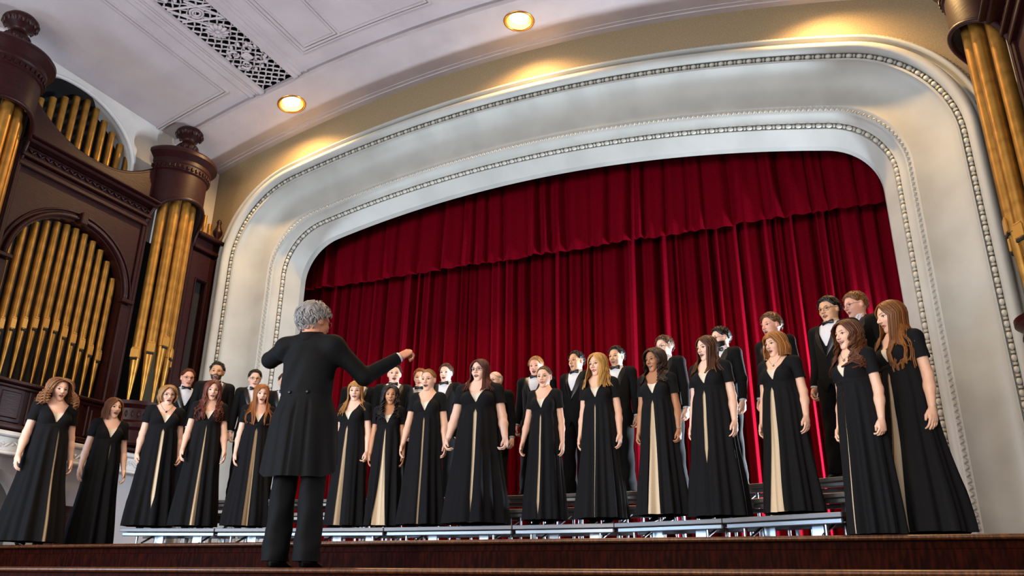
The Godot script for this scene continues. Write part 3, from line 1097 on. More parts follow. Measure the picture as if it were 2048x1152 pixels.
func round_tower(t: Node3D, sx: float, zc: float, full: bool) -> void:
	# half-round tower of pipes with a drum above and a corbel below; local x points into the hall
	var cx := 0.02
	var c := Vector3(cx, 0, zc)
	var h0 := -PI / 2
	var h1 := PI / 2
	# base corbel
	var b := MB.new()
	b.lathe_hard([Vector2(0.36, 1.42), Vector2(0.40, 1.45), Vector2(0.40, 1.62), Vector2(0.44, 1.66), Vector2(0.44, 1.72), Vector2(0.40, 1.76), Vector2(0.41, 1.92), Vector2(0.47, 1.97), Vector2(0.47, 2.02), Vector2(0.05, 2.02)], 20, c, Basis.IDENTITY, h0, h1)
	obj("tower_base", b, M.mahogany, t)
	var dent := MB.new()
	for i in 17:
		var a := h0 + (h1 - h0) * i / 16.0
		var e := MB.new()
		e.lathe([Vector2(0.002, -0.05), Vector2(0.022, -0.01), Vector2(0.016, 0.03), Vector2(0.002, 0.05)], 6)
		dent.join(e, Transform3D(Basis.IDENTITY, c + Vector3(cos(a) * 0.405, 1.84, sin(a) * 0.405)))
	obj("base_carving", dent, M.mahogany, t)
	# drum above the pipes: plain wall, arched lower edge, cornice rim
	var d := MB.new()
	d.lathe_hard([Vector2(0.46, 5.22), Vector2(0.46, 5.62), Vector2(0.485, 5.64), Vector2(0.485, 5.74), Vector2(0.50, 5.76), Vector2(0.50, 5.82), Vector2(0.54, 5.86), Vector2(0.58, 5.90), Vector2(0.58, 5.95), Vector2(0.55, 5.99), Vector2(0.05, 5.99)], 28, c, Basis.IDENTITY, h0, h1)
	# arched skirt of the drum
	var up := PackedVector3Array()
	var lo := PackedVector3Array()
	for i in 41:
		var f := i / 40.0
		var a := h0 + (h1 - h0) * f
		var rise := sqrt(maxf(0.0, 1.0 - pow(absf(f - 0.5) / 0.44, 2.0))) if absf(f - 0.5) < 0.44 else 0.0
		var yl := 4.72 + 0.47 * rise
		up.append(c + Vector3(cos(a) * 0.46, 5.22, sin(a) * 0.46))
		lo.append(c + Vector3(cos(a) * 0.46, yl, sin(a) * 0.46))
	d.grid([lo, up])
	obj("drum", d, M.mahogany, t)
	var rim := MB.new()
	var rr := PackedFloat32Array()
	var rp := PackedVector3Array()
	for p in lo:
		var q := Vector3(p.x - cx, 0, p.z - zc)
		rp.append(p + q.normalized() * 0.012)
		rr.append(0.03)
	rim.tube(rp, rr, 7, 1.0, Vector3.UP)
	obj("drum_arch_moulding", rim, M.mahogany, t)
	var dr := MB.new()
	for i in 23:
		var a := h0 + (h1 - h0) * i / 22.0
		dr.box(c + Vector3(cos(a) * 0.49, 5.69, sin(a) * 0.49), Vector3(0.03, 0.06, 0.035), Basis(Vector3.UP, -a), 0.006)
	obj("drum_dentils", dr, M.mahogany, t).set_meta("kind", "stuff")
	finial(t, Vector3(0.14, 5.99, zc), 1.0)
	# side stiles
	for s in [-1.0, 1.0]:
		var st := MB.new()
		st.box(Vector3(0.02, 3.4, zc + s * 0.45), Vector3(0.14, 2.8, 0.10), Basis.IDENTITY, 0.012)
		st.box(Vector3(0.06, 3.4, zc + s * 0.44), Vector3(0.10, 2.8, 0.04), Basis.IDENTITY, 0.012)
		obj("tower_stile", st, M.mahogany, t)
	# five pipes on the half circle
	for i in 5:
		var a := (i - 2) * 0.56
		var P := c + Vector3(cos(a) * 0.30, 2.02, sin(a) * 0.30)
		var fo: float = [0.62, 0.72, 0.85, 0.72, 0.62][i]
		organ_pipe(t, sx, P, 0.072, fo, 5.28, -a)

func build_organ(sx: float) -> void:
	var left := sx < 0
	var t := thing("pipe_organ", "%s pipe organ in carved mahogany case with rows of gilded pipes" % ("large left-hand" if left else "right-hand"), "organ", Vector3(sx * 5.7, 0, 0), 0.0 if left else PI)
	var zs := 1.0 if left else -1.0     # the right-hand organ is the mirror image
	var bays := [-2.68 * zs, 0.28 * zs]
	var zb := -1.20 * zs
	# lower case with panels
	var base := MB.new()
	base.box(Vector3(-0.02, 1.66, zb), Vector3(0.20, 0.60, 6.0), Basis.IDENTITY, 0.01)
	obj("lower_case", base, M.mahogany, t)
	for i in 5:
		var pn := MB.new()
		var zc: float = zb + (i - 2) * 0.42
		pn.box(Vector3(0.085, 1.66, zc), Vector3(0.03, 0.42, 0.36), Basis.IDENTITY, 0.012)
		pn.box(Vector3(0.10, 1.66, zc), Vector3(0.03, 0.32, 0.26), Basis.IDENTITY, 0.012)
		obj("panel", pn, M.mahogany, t)
	var led := MB.new()
	led.box(Vector3(0.03, 1.93, zb), Vector3(0.28, 0.05, 2.1), Basis.IDENTITY, 0.015)
	led.box(Vector3(0.02, 1.40, zb), Vector3(0.26, 0.06, 6.0), Basis.IDENTITY, 0.015)
	led.box(Vector3(0.02, 1.88, zb), Vector3(0.22, 0.05, 2.1), Basis.IDENTITY, 0.015)
	obj("ledge", led, M.mahogany, t)
	# arched front of the central bay
	var hw := 0.86
	var ys := 3.45
	var rise := 0.80
	var inn := PackedVector3Array()
	var out := PackedVector3Array()
	var deep := PackedVector3Array()
	var zl := zb - 1.04
	var zr := zb + 1.04
	inn.append(Vector3(0.05, 1.95, zb - hw))
	out.append(Vector3(0.05, 1.95, zl))
	for i in 33:
		var a := PI * i / 32.0
		inn.append(Vector3(0.05, ys + sin(a) * rise, zb - cos(a) * hw))
		var f := i / 32.0
		if f < 0.25:
			out.append(Vector3(0.05, lerpf(ys, 4.66, f / 0.25), zl))
		elif f > 0.75:
			out.append(Vector3(0.05, lerpf(4.66, ys, (f - 0.75) / 0.25), zr))
		else:
			out.append(Vector3(0.05, 4.66, lerpf(zl, zr, (f - 0.25) / 0.5)))
	inn.append(Vector3(0.05, 1.95, zb + hw))
	out.append(Vector3(0.05, 1.95, zr))
	for p in inn:
		deep.append(p + Vector3(-0.14, 0, 0))
	var fr := MB.new()
	fr.grid([inn, out])
	fr.grid([deep, inn])
	obj("arch_panel", fr, M.mahogany, t)
	var av := MB.new()
	for w in [[0.055, 0.05, 0.10], [0.13, 0.022, 0.06]]:
		var path := PackedVector3Array()
		var rad := PackedFloat32Array()
		for i in 33:
			var a := PI * i / 32.0
			path.append(Vector3(0.06, ys + sin(a) * (rise + w[0]), zb - cos(a) * (hw + w[0])))
			rad.append(w[1])
		av.tube(path, rad, 8, 0.7, Vector3(1, 0, 0))
	av.box(Vector3(0.10, ys + rise + 0.06, zb), Vector3(0.10, 0.17, 0.10), Basis.IDENTITY, 0.012)
	obj("archivolt", av, M.mahogany, t)
	for s in [-1.0, 1.0]:
		var cp := MB.new()
		cp.box(Vector3(0.08, ys - 0.03, zb + s * (hw + 0.07)), Vector3(0.12, 0.06, 0.20), Basis.IDENTITY, 0.012)
		cp.box(Vector3(0.07, ys - 0.8, zb + s * (hw + 0.07)), Vector3(0.06, 1.45, 0.13), Basis.IDENTITY, 0.015)
		obj("pilaster", cp, M.mahogany, t)
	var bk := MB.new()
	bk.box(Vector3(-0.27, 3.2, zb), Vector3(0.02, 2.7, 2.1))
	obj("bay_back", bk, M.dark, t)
	# entablature
	var en := MB.new()
	en.box(Vector3(0.06, 4.70, zb), Vector3(0.10, 0.10, 2.1), Basis.IDENTITY, 0.01)
	en.box(Vector3(0.09, 4.79, zb), Vector3(0.14, 0.06, 2.1), Basis.IDENTITY, 0.01)
	en.box(Vector3(0.06, 4.87, zb), Vector3(0.10, 0.12, 2.1), Basis.IDENTITY, 0.005)
	en.box(Vector3(0.13, 4.96, zb), Vector3(0.24, 0.05, 2.1), Basis.IDENTITY, 0.015)
	en.box(Vector3(0.16, 5.0, zb), Vector3(0.30, 0.03, 2.1), Basis.IDENTITY, 0.01)
	obj("entablature", en, M.mahogany, t)
	var cv := MB.new()
	for i in 34:
		var e := MB.new()
		e.lathe([Vector2(0.002, -0.05), Vector2(0.02, -0.015), Vector2(0.018, 0.02), Vector2(0.002, 0.05)], 6)
		cv.join(e, Transform3D(Basis(Vector3(1, 0, 0), 0.8 if i % 2 == 0 else -0.8), Vector3(0.125, 4.87, zb - 1.0 + i * 0.0606)))
	obj("entablature_carving", cv, M.mahogany, t)
	# concave crest between the towers
	var poly := PackedVector2Array()
	poly.append(Vector2(-1.05, 4.98))
	poly.append(Vector2(1.05, 4.98))
	for i in 21:
		var f := i / 20.0
		var z := lerpf(1.05, -1.05, f)
		poly.append(Vector2(z, 5.22 + 0.42 * pow(absf(z) / 1.05, 2.2)))
	var cr := MB.new()
	cr.prism(poly, 0.08, Basis(Vector3(0, 0, 1), Vector3(0, 1, 0), Vector3(-1, 0, 0)), Vector3(0.08, 0, zb))
	obj("crest", cr, M.mahogany, t)
	var crm := MB.new()
	var cpth := PackedVector3Array()
	var crad := PackedFloat32Array()
	for i in 21:
		var z := lerpf(1.05, -1.05, i / 20.0)
		cpth.append(Vector3(0.05, 5.22 + 0.42 * pow(absf(z) / 1.05, 2.2), zb + z))
		crad.append(0.035)
	crm.tube(cpth, crad, 8, 1.0, Vector3(1, 0, 0))
	obj("crest_moulding", crm, M.mahogany, t)
	# pipes of the central bay
	for i in 12:
		var f := (i - 5.5) / 5.5
		var z: float = zb + f * 0.79
		var top := ys + rise * sqrt(maxf(0.02, 1.0 - pow(f * 0.79 / hw, 2.0))) - 0.02
		organ_pipe(t, sx, Vector3(-0.10, 1.96, z), 0.045, 0.80 - 0.24 * absf(f), top)
	# upper pipes behind the crest
	for i in 11:
		var f := (i - 5) / 5.0
		var z: float = zb + f * 0.84
		var top := 6.40 - 0.56 * absf(f)
		organ_pipe(t, sx, Vector3(-0.38, 5.06, z), 0.05, 0.1, top)
	for z in bays:
		round_tower(t, sx, z, true)
	# flat end panel beside the arch, with a dark slot and small pipes above
	var ze := -3.47 * zs
	var ep := MB.new()
	ep.box(Vector3(0.0, 3.3, ze - 0.19 * zs), Vector3(0.12, 2.75, 0.16), Basis.IDENTITY, 0.01)
	ep.box(Vector3(0.0, 3.3, ze + 0.19 * zs), Vector3(0.12, 2.75, 0.16), Basis.IDENTITY, 0.01)
	ep.box(Vector3(0.0, 4.45, ze), Vector3(0.12, 0.46, 0.24), Basis.IDENTITY, 0.01)
	ep.box(Vector3(0.0, 2.28, ze), Vector3(0.12, 0.66, 0.24), Basis.IDENTITY, 0.01)
	obj("end_panel", ep, M.mahogany, t)
	var sl := MB.new()
	sl.box(Vector3(-0.05, 3.4, ze), Vector3(0.02, 1.7, 0.24))
	obj("slot_back", sl, M.dark, t)
	var sf := MB.new()
	for s in [-1.0, 1.0]:
		sf.box(Vector3(0.065, 3.42, ze + s * 0.125), Vector3(0.03, 1.66, 0.025), Basis.IDENTITY, 0.008)
	for y in [2.6, 4.24]:
		sf.box(Vector3(0.065, y, ze), Vector3(0.03, 0.03, 0.27), Basis.IDENTITY, 0.008)
	obj("slot_frame", sf, M.mahogany, t)
	var ec := MB.new()
	ec.box(Vector3(0.03, 4.74, ze), Vector3(0.16, 0.06, 0.56), Basis.IDENTITY, 0.012)
	ec.box(Vector3(0.02, 4.84, ze), Vector3(0.12, 0.14, 0.56), Basis.IDENTITY, 0.008)
	ec.box(Vector3(0.07, 4.95, ze), Vector3(0.24, 0.07, 0.58), Basis.IDENTITY, 0.018)
	obj("end_cornice", ec, M.mahogany, t)
	for i in 4:
		organ_pipe(t, sx, Vector3(-0.05, 4.98, ze + (0.26 - 0.12 * i) * zs), 0.034, 0.06, 5.62 - 0.11 * i)
	var urn := MB.new()
	urn.lathe([Vector2(0.05, 0), Vector2(0.05, 0.03), Vector2(0.03, 0.06), Vector2(0.075, 0.14), Vector2(0.08, 0.19), Vector2(0.05, 0.26), Vector2(0.03, 0.32), Vector2(0.045, 0.36), Vector2(0.03, 0.40), Vector2(0.001, 0.42)], 16)
	obj("urn", urn, M.mahogany, t).position = Vector3(0.06, 4.98, ze - 0.19 * zs)

# ------------------------------------------------------------------ stage
func build_stage() -> void:
	var s := struct("floor_stage", "wooden stage floor with a worn rounded nosing along its front edge")
	var mb := MB.new()
	mb.box(Vector3(0, -0.06, -3.66), Vector3(14.6, 0.11, 6.96))
	obj("stage_boards", mb, M.floor_wood, s)
	var no := MB.new()
	var rows := []
	for i in 9:
		var a := -PI / 2 + PI * i / 8.0
		var row := PackedVector3Array()
		for j in 2:
			row.append(Vector3(-5.74 + 11.48 * j, -0.017 + sin(a) * 0.017, -0.03 + cos(a) * 0.03))
		rows.append(row)
	no.grid(rows)
	no.quad(Vector3(-5.74, 0, -0.2), Vector3(-5.74, 0, -0.03), Vector3(5.74, 0, -0.03), Vector3(5.74, 0, -0.2))
	no.quad(Vector3(-5.74, -0.034, -0.03), Vector3(-5.74, -0.034, -0.2), Vector3(5.74, -0.034, -0.2), Vector3(5.74, -0.034, -0.03))
	obj("nosing", no, M.stage_edge, s)
	var cv := MB.new()
	cv.box(Vector3(0, -0.06, -0.10), Vector3(11.48, 0.05, 0.04))
	obj("cove_strip", cv, M.stage_wood, s)
	var fa := MB.new()
	fa.box(Vector3(0, -0.17, -0.06), Vector3(11.48, 0.18, 0.04), Basis.IDENTITY, 0.006)
	obj("riser_board", fa, M.stage_wood, s)
	var p := struct("floor_platform", "low dark wooden platform in front of the stage where the conductor stands")
	var pl := MB.new()
	pl.box(Vector3(0, -0.28, 0.75), Vector3(11.48, 0.10, 1.60))
	obj("platform_boards", pl, M.stage_wood, p)
	var pn := MB.new()
	rows = []
	for i in 9:
		var a := -PI / 2 + PI * i / 8.0
		var row := PackedVector3Array()
		for j in 2:
			row.append(Vector3(-5.74 + 11.48 * j, -0.246 + sin(a) * 0.016, 1.57 + cos(a) * 0.03))
		rows.append(row)
	pn.grid(rows)
	pn.quad(Vector3(-5.74, -0.23, 1.5), Vector3(-5.74, -0.23, 1.57), Vector3(5.74, -0.23, 1.57), Vector3(5.74, -0.23, 1.5))
	obj("platform_nosing", pn, M.stage_edge, p)
	var pf := MB.new()
	pf.box(Vector3(0, -0.85, 1.50), Vector3(11.48, 1.14, 0.06))
	obj("platform_front", pf, M.stage_wood, p)

# ------------------------------------------------------------------ choir risers
const RISER_X := [-3.49, -2.45, -1.52, -0.63, 0.72, 1.70, 2.67, 3.57]
const RISER_Z := [-0.85, -1.11, -1.31, -1.44, -1.48, -1.45, -1.17, -0.77]

func riser_front(x: float) -> float:
	for i in RISER_X.size() - 1:
		if x <= RISER_X[i + 1] or i == RISER_X.size() - 2:
			return lerpf(RISER_Z[i], RISER_Z[i + 1], (x - RISER_X[i]) / (RISER_X[i + 1] - RISER_X[i]))
	return 0.0

func build_risers() -> void:
	var names := ["leftmost, ending behind the two women on the floor", "second from the left, behind the conductor's left side", "third from the left, behind the conductor", "middle, right of the conductor", "third from the right", "second from the right", "rightmost, ending beside the two women on the floor"]
	var fan := Vector3(0.05, 0, 9.0)      # the joints point away from this point
	for i in RISER_X.size() - 1:
		var a := Vector3(RISER_X[i], 0, RISER_Z[i])
		var b := Vector3(RISER_X[i + 1], 0, RISER_Z[i + 1])
		var mid := (a + b) * 0.5
		var da := (a - fan).normalized()
		var db := (b - fan).normalized()
		da /= absf(da.dot((mid - fan).normalized()))
		db /= absf(db.dot((mid - fan).normalized()))
		var t := thing("choir_riser", "folding three-step choir riser with chrome legs, " + names[i], "riser", mid, 0.0, "choir risers set in a shallow arc")
		for k in 3:
			var y := 0.2 * (k + 1)
			var o0 := 0.60 * k
			var o1 := o0 + 0.50
			var P := [a + da * o0 - mid, b + db * o0 - mid, b + db * o1 - mid, a + da * o1 - mid]
			var inset := (b - a).normalized() * 0.004
			P[0] += inset
			P[3] += inset
			P[1] -= inset
			P[2] -= inset
			var deck := MB.new()
			var poly := PackedVector2Array()
			for q in P:
				poly.append(Vector2(q.x, -q.z))
			deck.prism(poly, 0.03, Basis(Vector3(1, 0, 0), Vector3(0, 0, -1), Vector3(0, 1, 0)), Vector3(0, y - 0.03, 0))
			var dk := obj("deck", deck, M.carpet, t)
			var edge := MB.new()
			var fdir: Vector3 = (P[1] - P[0]).normalized()
			var fb := Basis(fdir, Vector3.UP, fdir.cross(Vector3.UP))
			edge.box((P[0] + P[1]) * 0.5 + Vector3(0, y - 0.018, 0) - fb.z * -0.008, Vector3(P[0].distance_to(P[1]), 0.036, 0.018), fb, 0.004)
			obj("deck_edge", edge, M.deck_edge, dk)
			var rail := MB.new()
			rail.box((P[0] + P[1]) * 0.5 + Vector3(0, y - 0.058, 0) + fb.z * -0.03, Vector3(P[0].distance_to(P[1]) - 0.03, 0.038, 0.03), fb, 0.006)
			rail.box((P[2] + P[3]) * 0.5 + Vector3(0, y - 0.058, 0) + fb.z * 0.03, Vector3(P[2].distance_to(P[3]) - 0.03, 0.038, 0.03), fb, 0.006)
			obj("rail", rail, M.rail, t)
			# legs: two at the front, two at the back of every step
			for f in [0.16, 0.84]:
				for m in [0.12, 0.88]:
					var q: Vector3 = P[0].lerp(P[1], f).lerp(P[3].lerp(P[2], f), m)
					var leg := MB.new()
					leg.tube(PackedVector3Array([q + Vector3(0, y - 0.04, 0), q + Vector3(0, 0.012, 0)]), PackedFloat32Array([0.013, 0.013]), 10)
					leg.lathe([Vector2(0.022, 0.0), Vector2(0.022, 0.012), Vector2(0.014, 0.02)], 10, Vector3(q.x, 0, q.z))
					obj("leg", leg, M.chrome, t)
			# folding side plates and brace
			for f in [0.30, 0.70]:
				var q: Vector3 = P[0].lerp(P[1], f).lerp(P[3].lerp(P[2], f), 0.5)
				var pl := MB.new()
				if k == 0:
					pl.box(q + Vector3(0, 0.09, 0), Vector3(0.10, 0.17, 0.012), fb, 0.004)
				else:
					pl.box(q + Vector3(0, y * 0.5, 0), Vector3(0.028, y - 0.06, 0.028), fb, 0.004)
				obj("folding_leg", pl, M.chrome, t)
		for f in [0.2, 0.8]:
			var A := (a.lerp(b, f) - mid) + da.lerp(db, f) * 0.08 + Vector3(0, 0.05, 0)
			var B := (a.lerp(b, f) - mid) + da.lerp(db, f) * 1.35 + Vector3(0, 0.52, 0)
			var br := MB.new()
			br.tube(PackedVector3Array([A, B]), PackedFloat32Array([0.011, 0.011]), 8)
			obj("brace", br, M.chrome, t)


func build_wing_lamp() -> void:
	var t := thing("wing_lamp", "upright strip lamp on a stand in the right wing", "lamp", Vector3(4.84, 0, -5.15))
	var d := (Vector3(1.5, 1.25, -2.6) - Vector3(4.80, 1.35, -5.12)).normalized()
	var bas := Basis.looking_at(d, Vector3.UP)
	var h := MB.new()
	h.box(Vector3(0.02, 1.35, -0.02) - d * 0.02, Vector3(0.30, 2.4, 0.06), bas, 0.01)
	obj("housing", h, M.black_paint, t)
	var g := MB.new()
	g.box(Vector3(0.02, 1.35, -0.02) + d * 0.015, Vector3(0.24, 2.3, 0.012), bas)
	obj("diffuser", g, M.pane, t)
	var st := MB.new()
	st.tube(PackedVector3Array([Vector3(0.09, 1.3, -0.06), Vector3(0.09, 0.02, -0.06)]), PackedFloat32Array([0.015, 0.015]), 8)
	st.lathe([Vector2(0.10, 0.0), Vector2(0.10, 0.02), Vector2(0.02, 0.03)], 12, Vector3(0.09, 0, -0.06))
	obj("stand", st, M.black_paint, t)
# ------------------------------------------------------------------ distance fields and surface nets
func cap(p: Vector3, a: Vector3, b: Vector3, ra: float, rb: float) -> float:
	var ba := b - a
	var t := clampf((p - a).dot(ba) / ba.length_squared(), 0.0, 1.0)
	return (p - a - ba * t).length() - lerpf(ra, rb, t)

func ell(p: Vector3, c: Vector3, r: Vector3) -> float:
	var q := (p - c) / r
	var k0 := q.length()
	if k0 < 1e-5:
		return -minf(r.x, minf(r.y, r.z))
	return k0 * (k0 - 1.0) / (q / r).length()

func smin(a: float, b: float, k: float) -> float:
	var h := maxf(k - absf(a - b), 0.0) / k
	return minf(a, b) - h * h * k * 0.25

func smax(a: float, b: float, k: float) -> float:
	return -smin(-a, -b, k)

func axis(a: float, b: float, step: float) -> PackedFloat32Array:
	var out := PackedFloat32Array()
	var n := int(ceil((b - a) / step))
	for i in n + 1:
		out.append(a + (b - a) * i / n)
	return out

func axis2(stops: Array) -> PackedFloat32Array:   # [from, step, to, step, to ...]
	var out := PackedFloat32Array()
	out.append(stops[0])
	var i := 1
	while i < stops.size():
		var a := out[out.size() - 1]
		var n := int(ceil((stops[i + 1] - a) / stops[i]))
		for k in n:
			out.append(a + (stops[i + 1] - a) * (k + 1) / n)
		i += 2
	return out

func snet(field: Callable, xs: PackedFloat32Array, ys: PackedFloat32Array, zs: PackedFloat32Array) -> MB:
	var nx := xs.size()
	var ny := ys.size()
	var nz := zs.size()
	var B := 4
	var val := PackedFloat32Array()
	val.resize(nx * ny * nz)
	val.fill(9e9)
	var cells := PackedInt32Array()
	for kb in range(0, nz - 1, B):
		var k1 := mini(kb + B, nz - 1)
		for jb in range(0, ny - 1, B):
			var j1 := mini(jb + B, ny - 1)
			for ib in range(0, nx - 1, B):
				var i1 := mini(ib + B, nx - 1)
				var lo := Vector3(xs[ib], ys[jb], zs[kb])
				var hi := Vector3(xs[i1], ys[j1], zs[k1])
				var d: float = field.call((lo + hi) * 0.5)
				if absf(d) > (hi - lo).length() * 0.5 * 1.15 + 0.003:
					continue
				for k in range(kb, k1 + 1):
					for j in range(jb, j1 + 1):
						for i in range(ib, i1 + 1):
							var q := i + nx * (j + ny * k)
							if val[q] > 8e9:
								val[q] = field.call(Vector3(xs[i], ys[j], zs[k]))
							if i < i1 and j < j1 and k < k1:
								cells.append(q)
	var mb := MB.new()
	var vid := PackedInt32Array()
	vid.resize(nx * ny * nz)
	vid.fill(-1)
	var sx := 1
	var sy := nx
	var sz := nx * ny
	var off := [0, sx, sy, sx + sy, sz, sx + sz, sy + sz, sx + sy + sz]
	var ed := [[0, 1], [2, 3], [4, 5], [6, 7], [0, 2], [1, 3], [4, 6], [5, 7], [0, 4], [1, 5], [2, 6], [3, 7]]
	for q in cells:
		var m := 0
		for c in 8:
			if val[q + off[c]] < 0.0:
				m |= 1 << c
		if m == 0 or m == 255:
			continue
		var i := q % nx
		var j := (q / nx) % ny
		var k := q / sz
		var acc := Vector3.ZERO
		var cnt := 0
		for e in ed:
			var a: int = e[0]
			var b: int = e[1]
			if ((m >> a) & 1) == ((m >> b) & 1):
				continue
			var va := val[q + off[a]]
			var t := va / (va - val[q + off[b]])
			var pa := Vector3(xs[i + (a & 1)], ys[j + ((a >> 1) & 1)], zs[k + (a >> 2)])
			var pb := Vector3(xs[i + (b & 1)], ys[j + ((b >> 1) & 1)], zs[k + (b >> 2)])
			acc += pa.lerp(pb, t)
			cnt += 1
		vid[q] = mb.v.size()
		mb.v.append(acc / cnt)
	var dirs := [[sx, sy, sz], [sy, sz, sx], [sz, sx, sy]]
	for q in cells:
		if vid[q] < 0:
			continue
		var v0 := val[q]
		for d in dirs:
			var w := val[q + d[0]]
			if (v0 < 0.0) == (w < 0.0):
				continue
			if q - d[1] - d[2] < 0:
				continue
			var a := vid[q]
			var b := vid[q - d[1]]
			var c := vid[q - d[1] - d[2]]
			var e := vid[q - d[2]]
			if b < 0 or c < 0 or e < 0:
				continue
			if v0 < 0.0:
				mb.ix.append_array([a, c, b, a, e, c])
			else:
				mb.ix.append_array([a, b, c, a, c, e])
	return mb

# keep the part of a mesh where f(vertex) > 0, cutting triangles exactly
func clip(src: MB, f: Callable) -> MB:
	var out := MB.new()
	var fv := PackedFloat32Array()
	fv.resize(src.v.size())
	for i in src.v.size():
		fv[i] = f.call(src.v[i])
	var map := PackedInt32Array()
	map.resize(src.v.size())
	map.fill(-1)
	var cut := {}
	for t in range(0, src.ix.size(), 3):
		var ids := [src.ix[t], src.ix[t + 1], src.ix[t + 2]]
		var poly := PackedInt32Array()
		for e in 3:
			var a: int = ids[e]
			var b: int = ids[(e + 1) % 3]
			if fv[a] > 0.0:
				if map[a] < 0:
					map[a] = out.v.size()
					out.v.append(src.v[a])
				poly.append(map[a])
			if (fv[a] > 0.0) != (fv[b] > 0.0):
				var key := mini(a, b) * 1000003 + maxi(a, b)
				if not cut.has(key):
					cut[key] = out.v.size()
					out.v.append(src.v[a].lerp(src.v[b], fv[a] / (fv[a] - fv[b])))
				poly.append(cut[key])
		for e in range(1, poly.size() - 1):
			out.ix.append_array([poly[0], poly[e], poly[e + 1]])
	return out

# ------------------------------------------------------------------ the figures: fields
const ARM := Vector3(0.5, -0.8660254, 0.0)
var RF := {}      # female rig
var FS := Vector3(0.146, 1.322, -0.022)
var FE := FS + ARM * 0.27
var FW := FS + ARM * 0.505
var MS := Vector3(0.176, 1.425, -0.022)
var ME := MS + ARM * 0.295
var MW := MS + ARM * 0.555
var RM := {}      # male rig

func rigs() -> void:
	RF = {"S": FS, "E": FE, "W": FW, "N": Vector3(0, 1.445, -0.012), "neck0": 1.385, "hs": 0.96}
	RM = {"S": MS, "E": ME, "W": MW, "N": Vector3(0, 1.545, -0.008), "neck0": 1.48, "hs": 1.04}

func f_torso(p: Vector3) -> float:
	var q := Vector3(absf(p.x), p.y, p.z)
	var d := ell(q, Vector3(0, 1.21, -0.012), Vector3(0.132, 0.18, 0.092))
	d = smin(d, cap(q, Vector3(0.02, 1.352, -0.030), Vector3(0.132, 1.322, -0.026), 0.050, 0.042), 0.06)
	d = smin(d, ell(q, Vector3(0.064, 1.212, 0.062), Vector3(0.064, 0.062, 0.052)), 0.04)
	d = smin(d, ell(q, Vector3(0, 1.05, -0.004), Vector3(0.118, 0.14, 0.088)), 0.08)
	d = smin(d, cap(q, Vector3(0, 1.35, -0.028), Vector3(0, 1.47, -0.012), 0.056, 0.049), 0.055)
	return d

func f_body(p: Vector3) -> float:
	var q := Vector3(absf(p.x), p.y, p.z)
	var d := f_torso(p)
	var a := cap(q, FS, FE, 0.041, 0.036)
	a = smin(a, cap(q, FE, FE + ARM * 0.09, 0.036, 0.037), 0.02)
	a = smin(a, cap(q, FE + ARM * 0.08, FW, 0.037, 0.024), 0.02)
	d = smin(d, a, 0.04)
	return smin(d, ell(q, Vector3(0, 0.88, -0.008), Vector3(0.15, 0.13, 0.105)), 0.09)

func f_bodice(p: Vector3) -> float:
	var q := Vector3(absf(p.x), p.y, p.z)
	var d := f_torso(p) - 0.009
	return smin(d, cap(q, FS + ARM * -0.01, FS + ARM * 0.20, 0.046, 0.054), 0.045)

func f_inset(p: Vector3) -> float:
	return f_torso(p) - 0.004

func bodice_clip(p: Vector3) -> float:
	var f := p.y - 1.118
	if p.z > -0.03:
		f = minf(f, 1.165 + absf(p.x) * 2.15 - p.y)
	var r := Vector2(p.x / 0.098, (p.z + 0.015) / 0.085).length() - 1.0
	if p.y > 1.30:
		f = minf(f, maxf(r * 0.09, 1.335 - p.y))
	var arm := (Vector3(absf(p.x), p.y, p.z) - FS).dot(ARM)
	if absf(p.x) > 0.175:
		f = minf(f, 0.15 - arm)
	return f

func inset_clip(p: Vector3) -> float:
	return minf(minf(p.y - 1.13, 1.262 - p.y + absf(p.x) * 0.15), minf(0.085 - absf(p.x), p.z - 0.01))

func m_torso(p: Vector3) -> float:
	var q := Vector3(absf(p.x), p.y, p.z)
	var d := ell(q, Vector3(0, 1.29, -0.005), Vector3(0.170, 0.21, 0.122))
	d = smin(d, cap(q, Vector3(0.02, 1.466, -0.03), Vector3(0.160, 1.430, -0.024), 0.058, 0.055), 0.06)
	d = smin(d, ell(q, Vector3(0, 1.07, 0.005), Vector3(0.155, 0.19, 0.118)), 0.09)
	return smin(d, ell(q, Vector3(0, 0.87, -0.004), Vector3(0.182, 0.17, 0.128)), 0.09)

func m_jacket(p: Vector3) -> float:
	var q := Vector3(absf(p.x), p.y, p.z)
	var d := m_torso(p)
	var a := cap(q, MS, ME, 0.060, 0.054)
	a = smin(a, cap(q, ME, MW, 0.055, 0.041), 0.02)
	return smin(d, a, 0.05)

func m_body(p: Vector3) -> float:
	var q := Vector3(absf(p.x), p.y, p.z)
	var d := m_torso(p) + 0.035
	d = smin(d, cap(q, Vector3(0, 1.45, -0.028), Vector3(0, 1.58, -0.01), 0.064, 0.058), 0.05)
	var a := cap(q, MS, ME, 0.038, 0.034)
	a = smin(a, cap(q, ME, MW, 0.034, 0.028), 0.02)
	return smin(d, a, 0.03)

func m_shirt(p: Vector3) -> float:
	return m_torso(p) + 0.010

func m_vest(p: Vector3) -> float:
	return m_torso(p) + 0.005

func jacket_clip(p: Vector3) -> float:
	var f := p.y - 0.765
	if p.z > 0.0:
		f = minf(f, 1.10 + absf(p.x) * 4.0 - p.y)
		f = minf(f, p.y - 0.87 + absf(p.x) * 1.5)
	if p.y > 1.42:
		f = minf(f, Vector2(p.x / 0.078, (p.z + 0.02) / 0.085).length() - 1.0)
	if absf(p.x) > 0.26:
		f = minf(f, 0.535 - (Vector3(absf(p.x), p.y, p.z) - MS).dot(ARM))
	return f

func shirt_clip(p: Vector3) -> float:
	return minf(minf(p.y - 1.06, 1.50 - p.y), minf(0.13 - absf(p.x), p.z + 0.01))

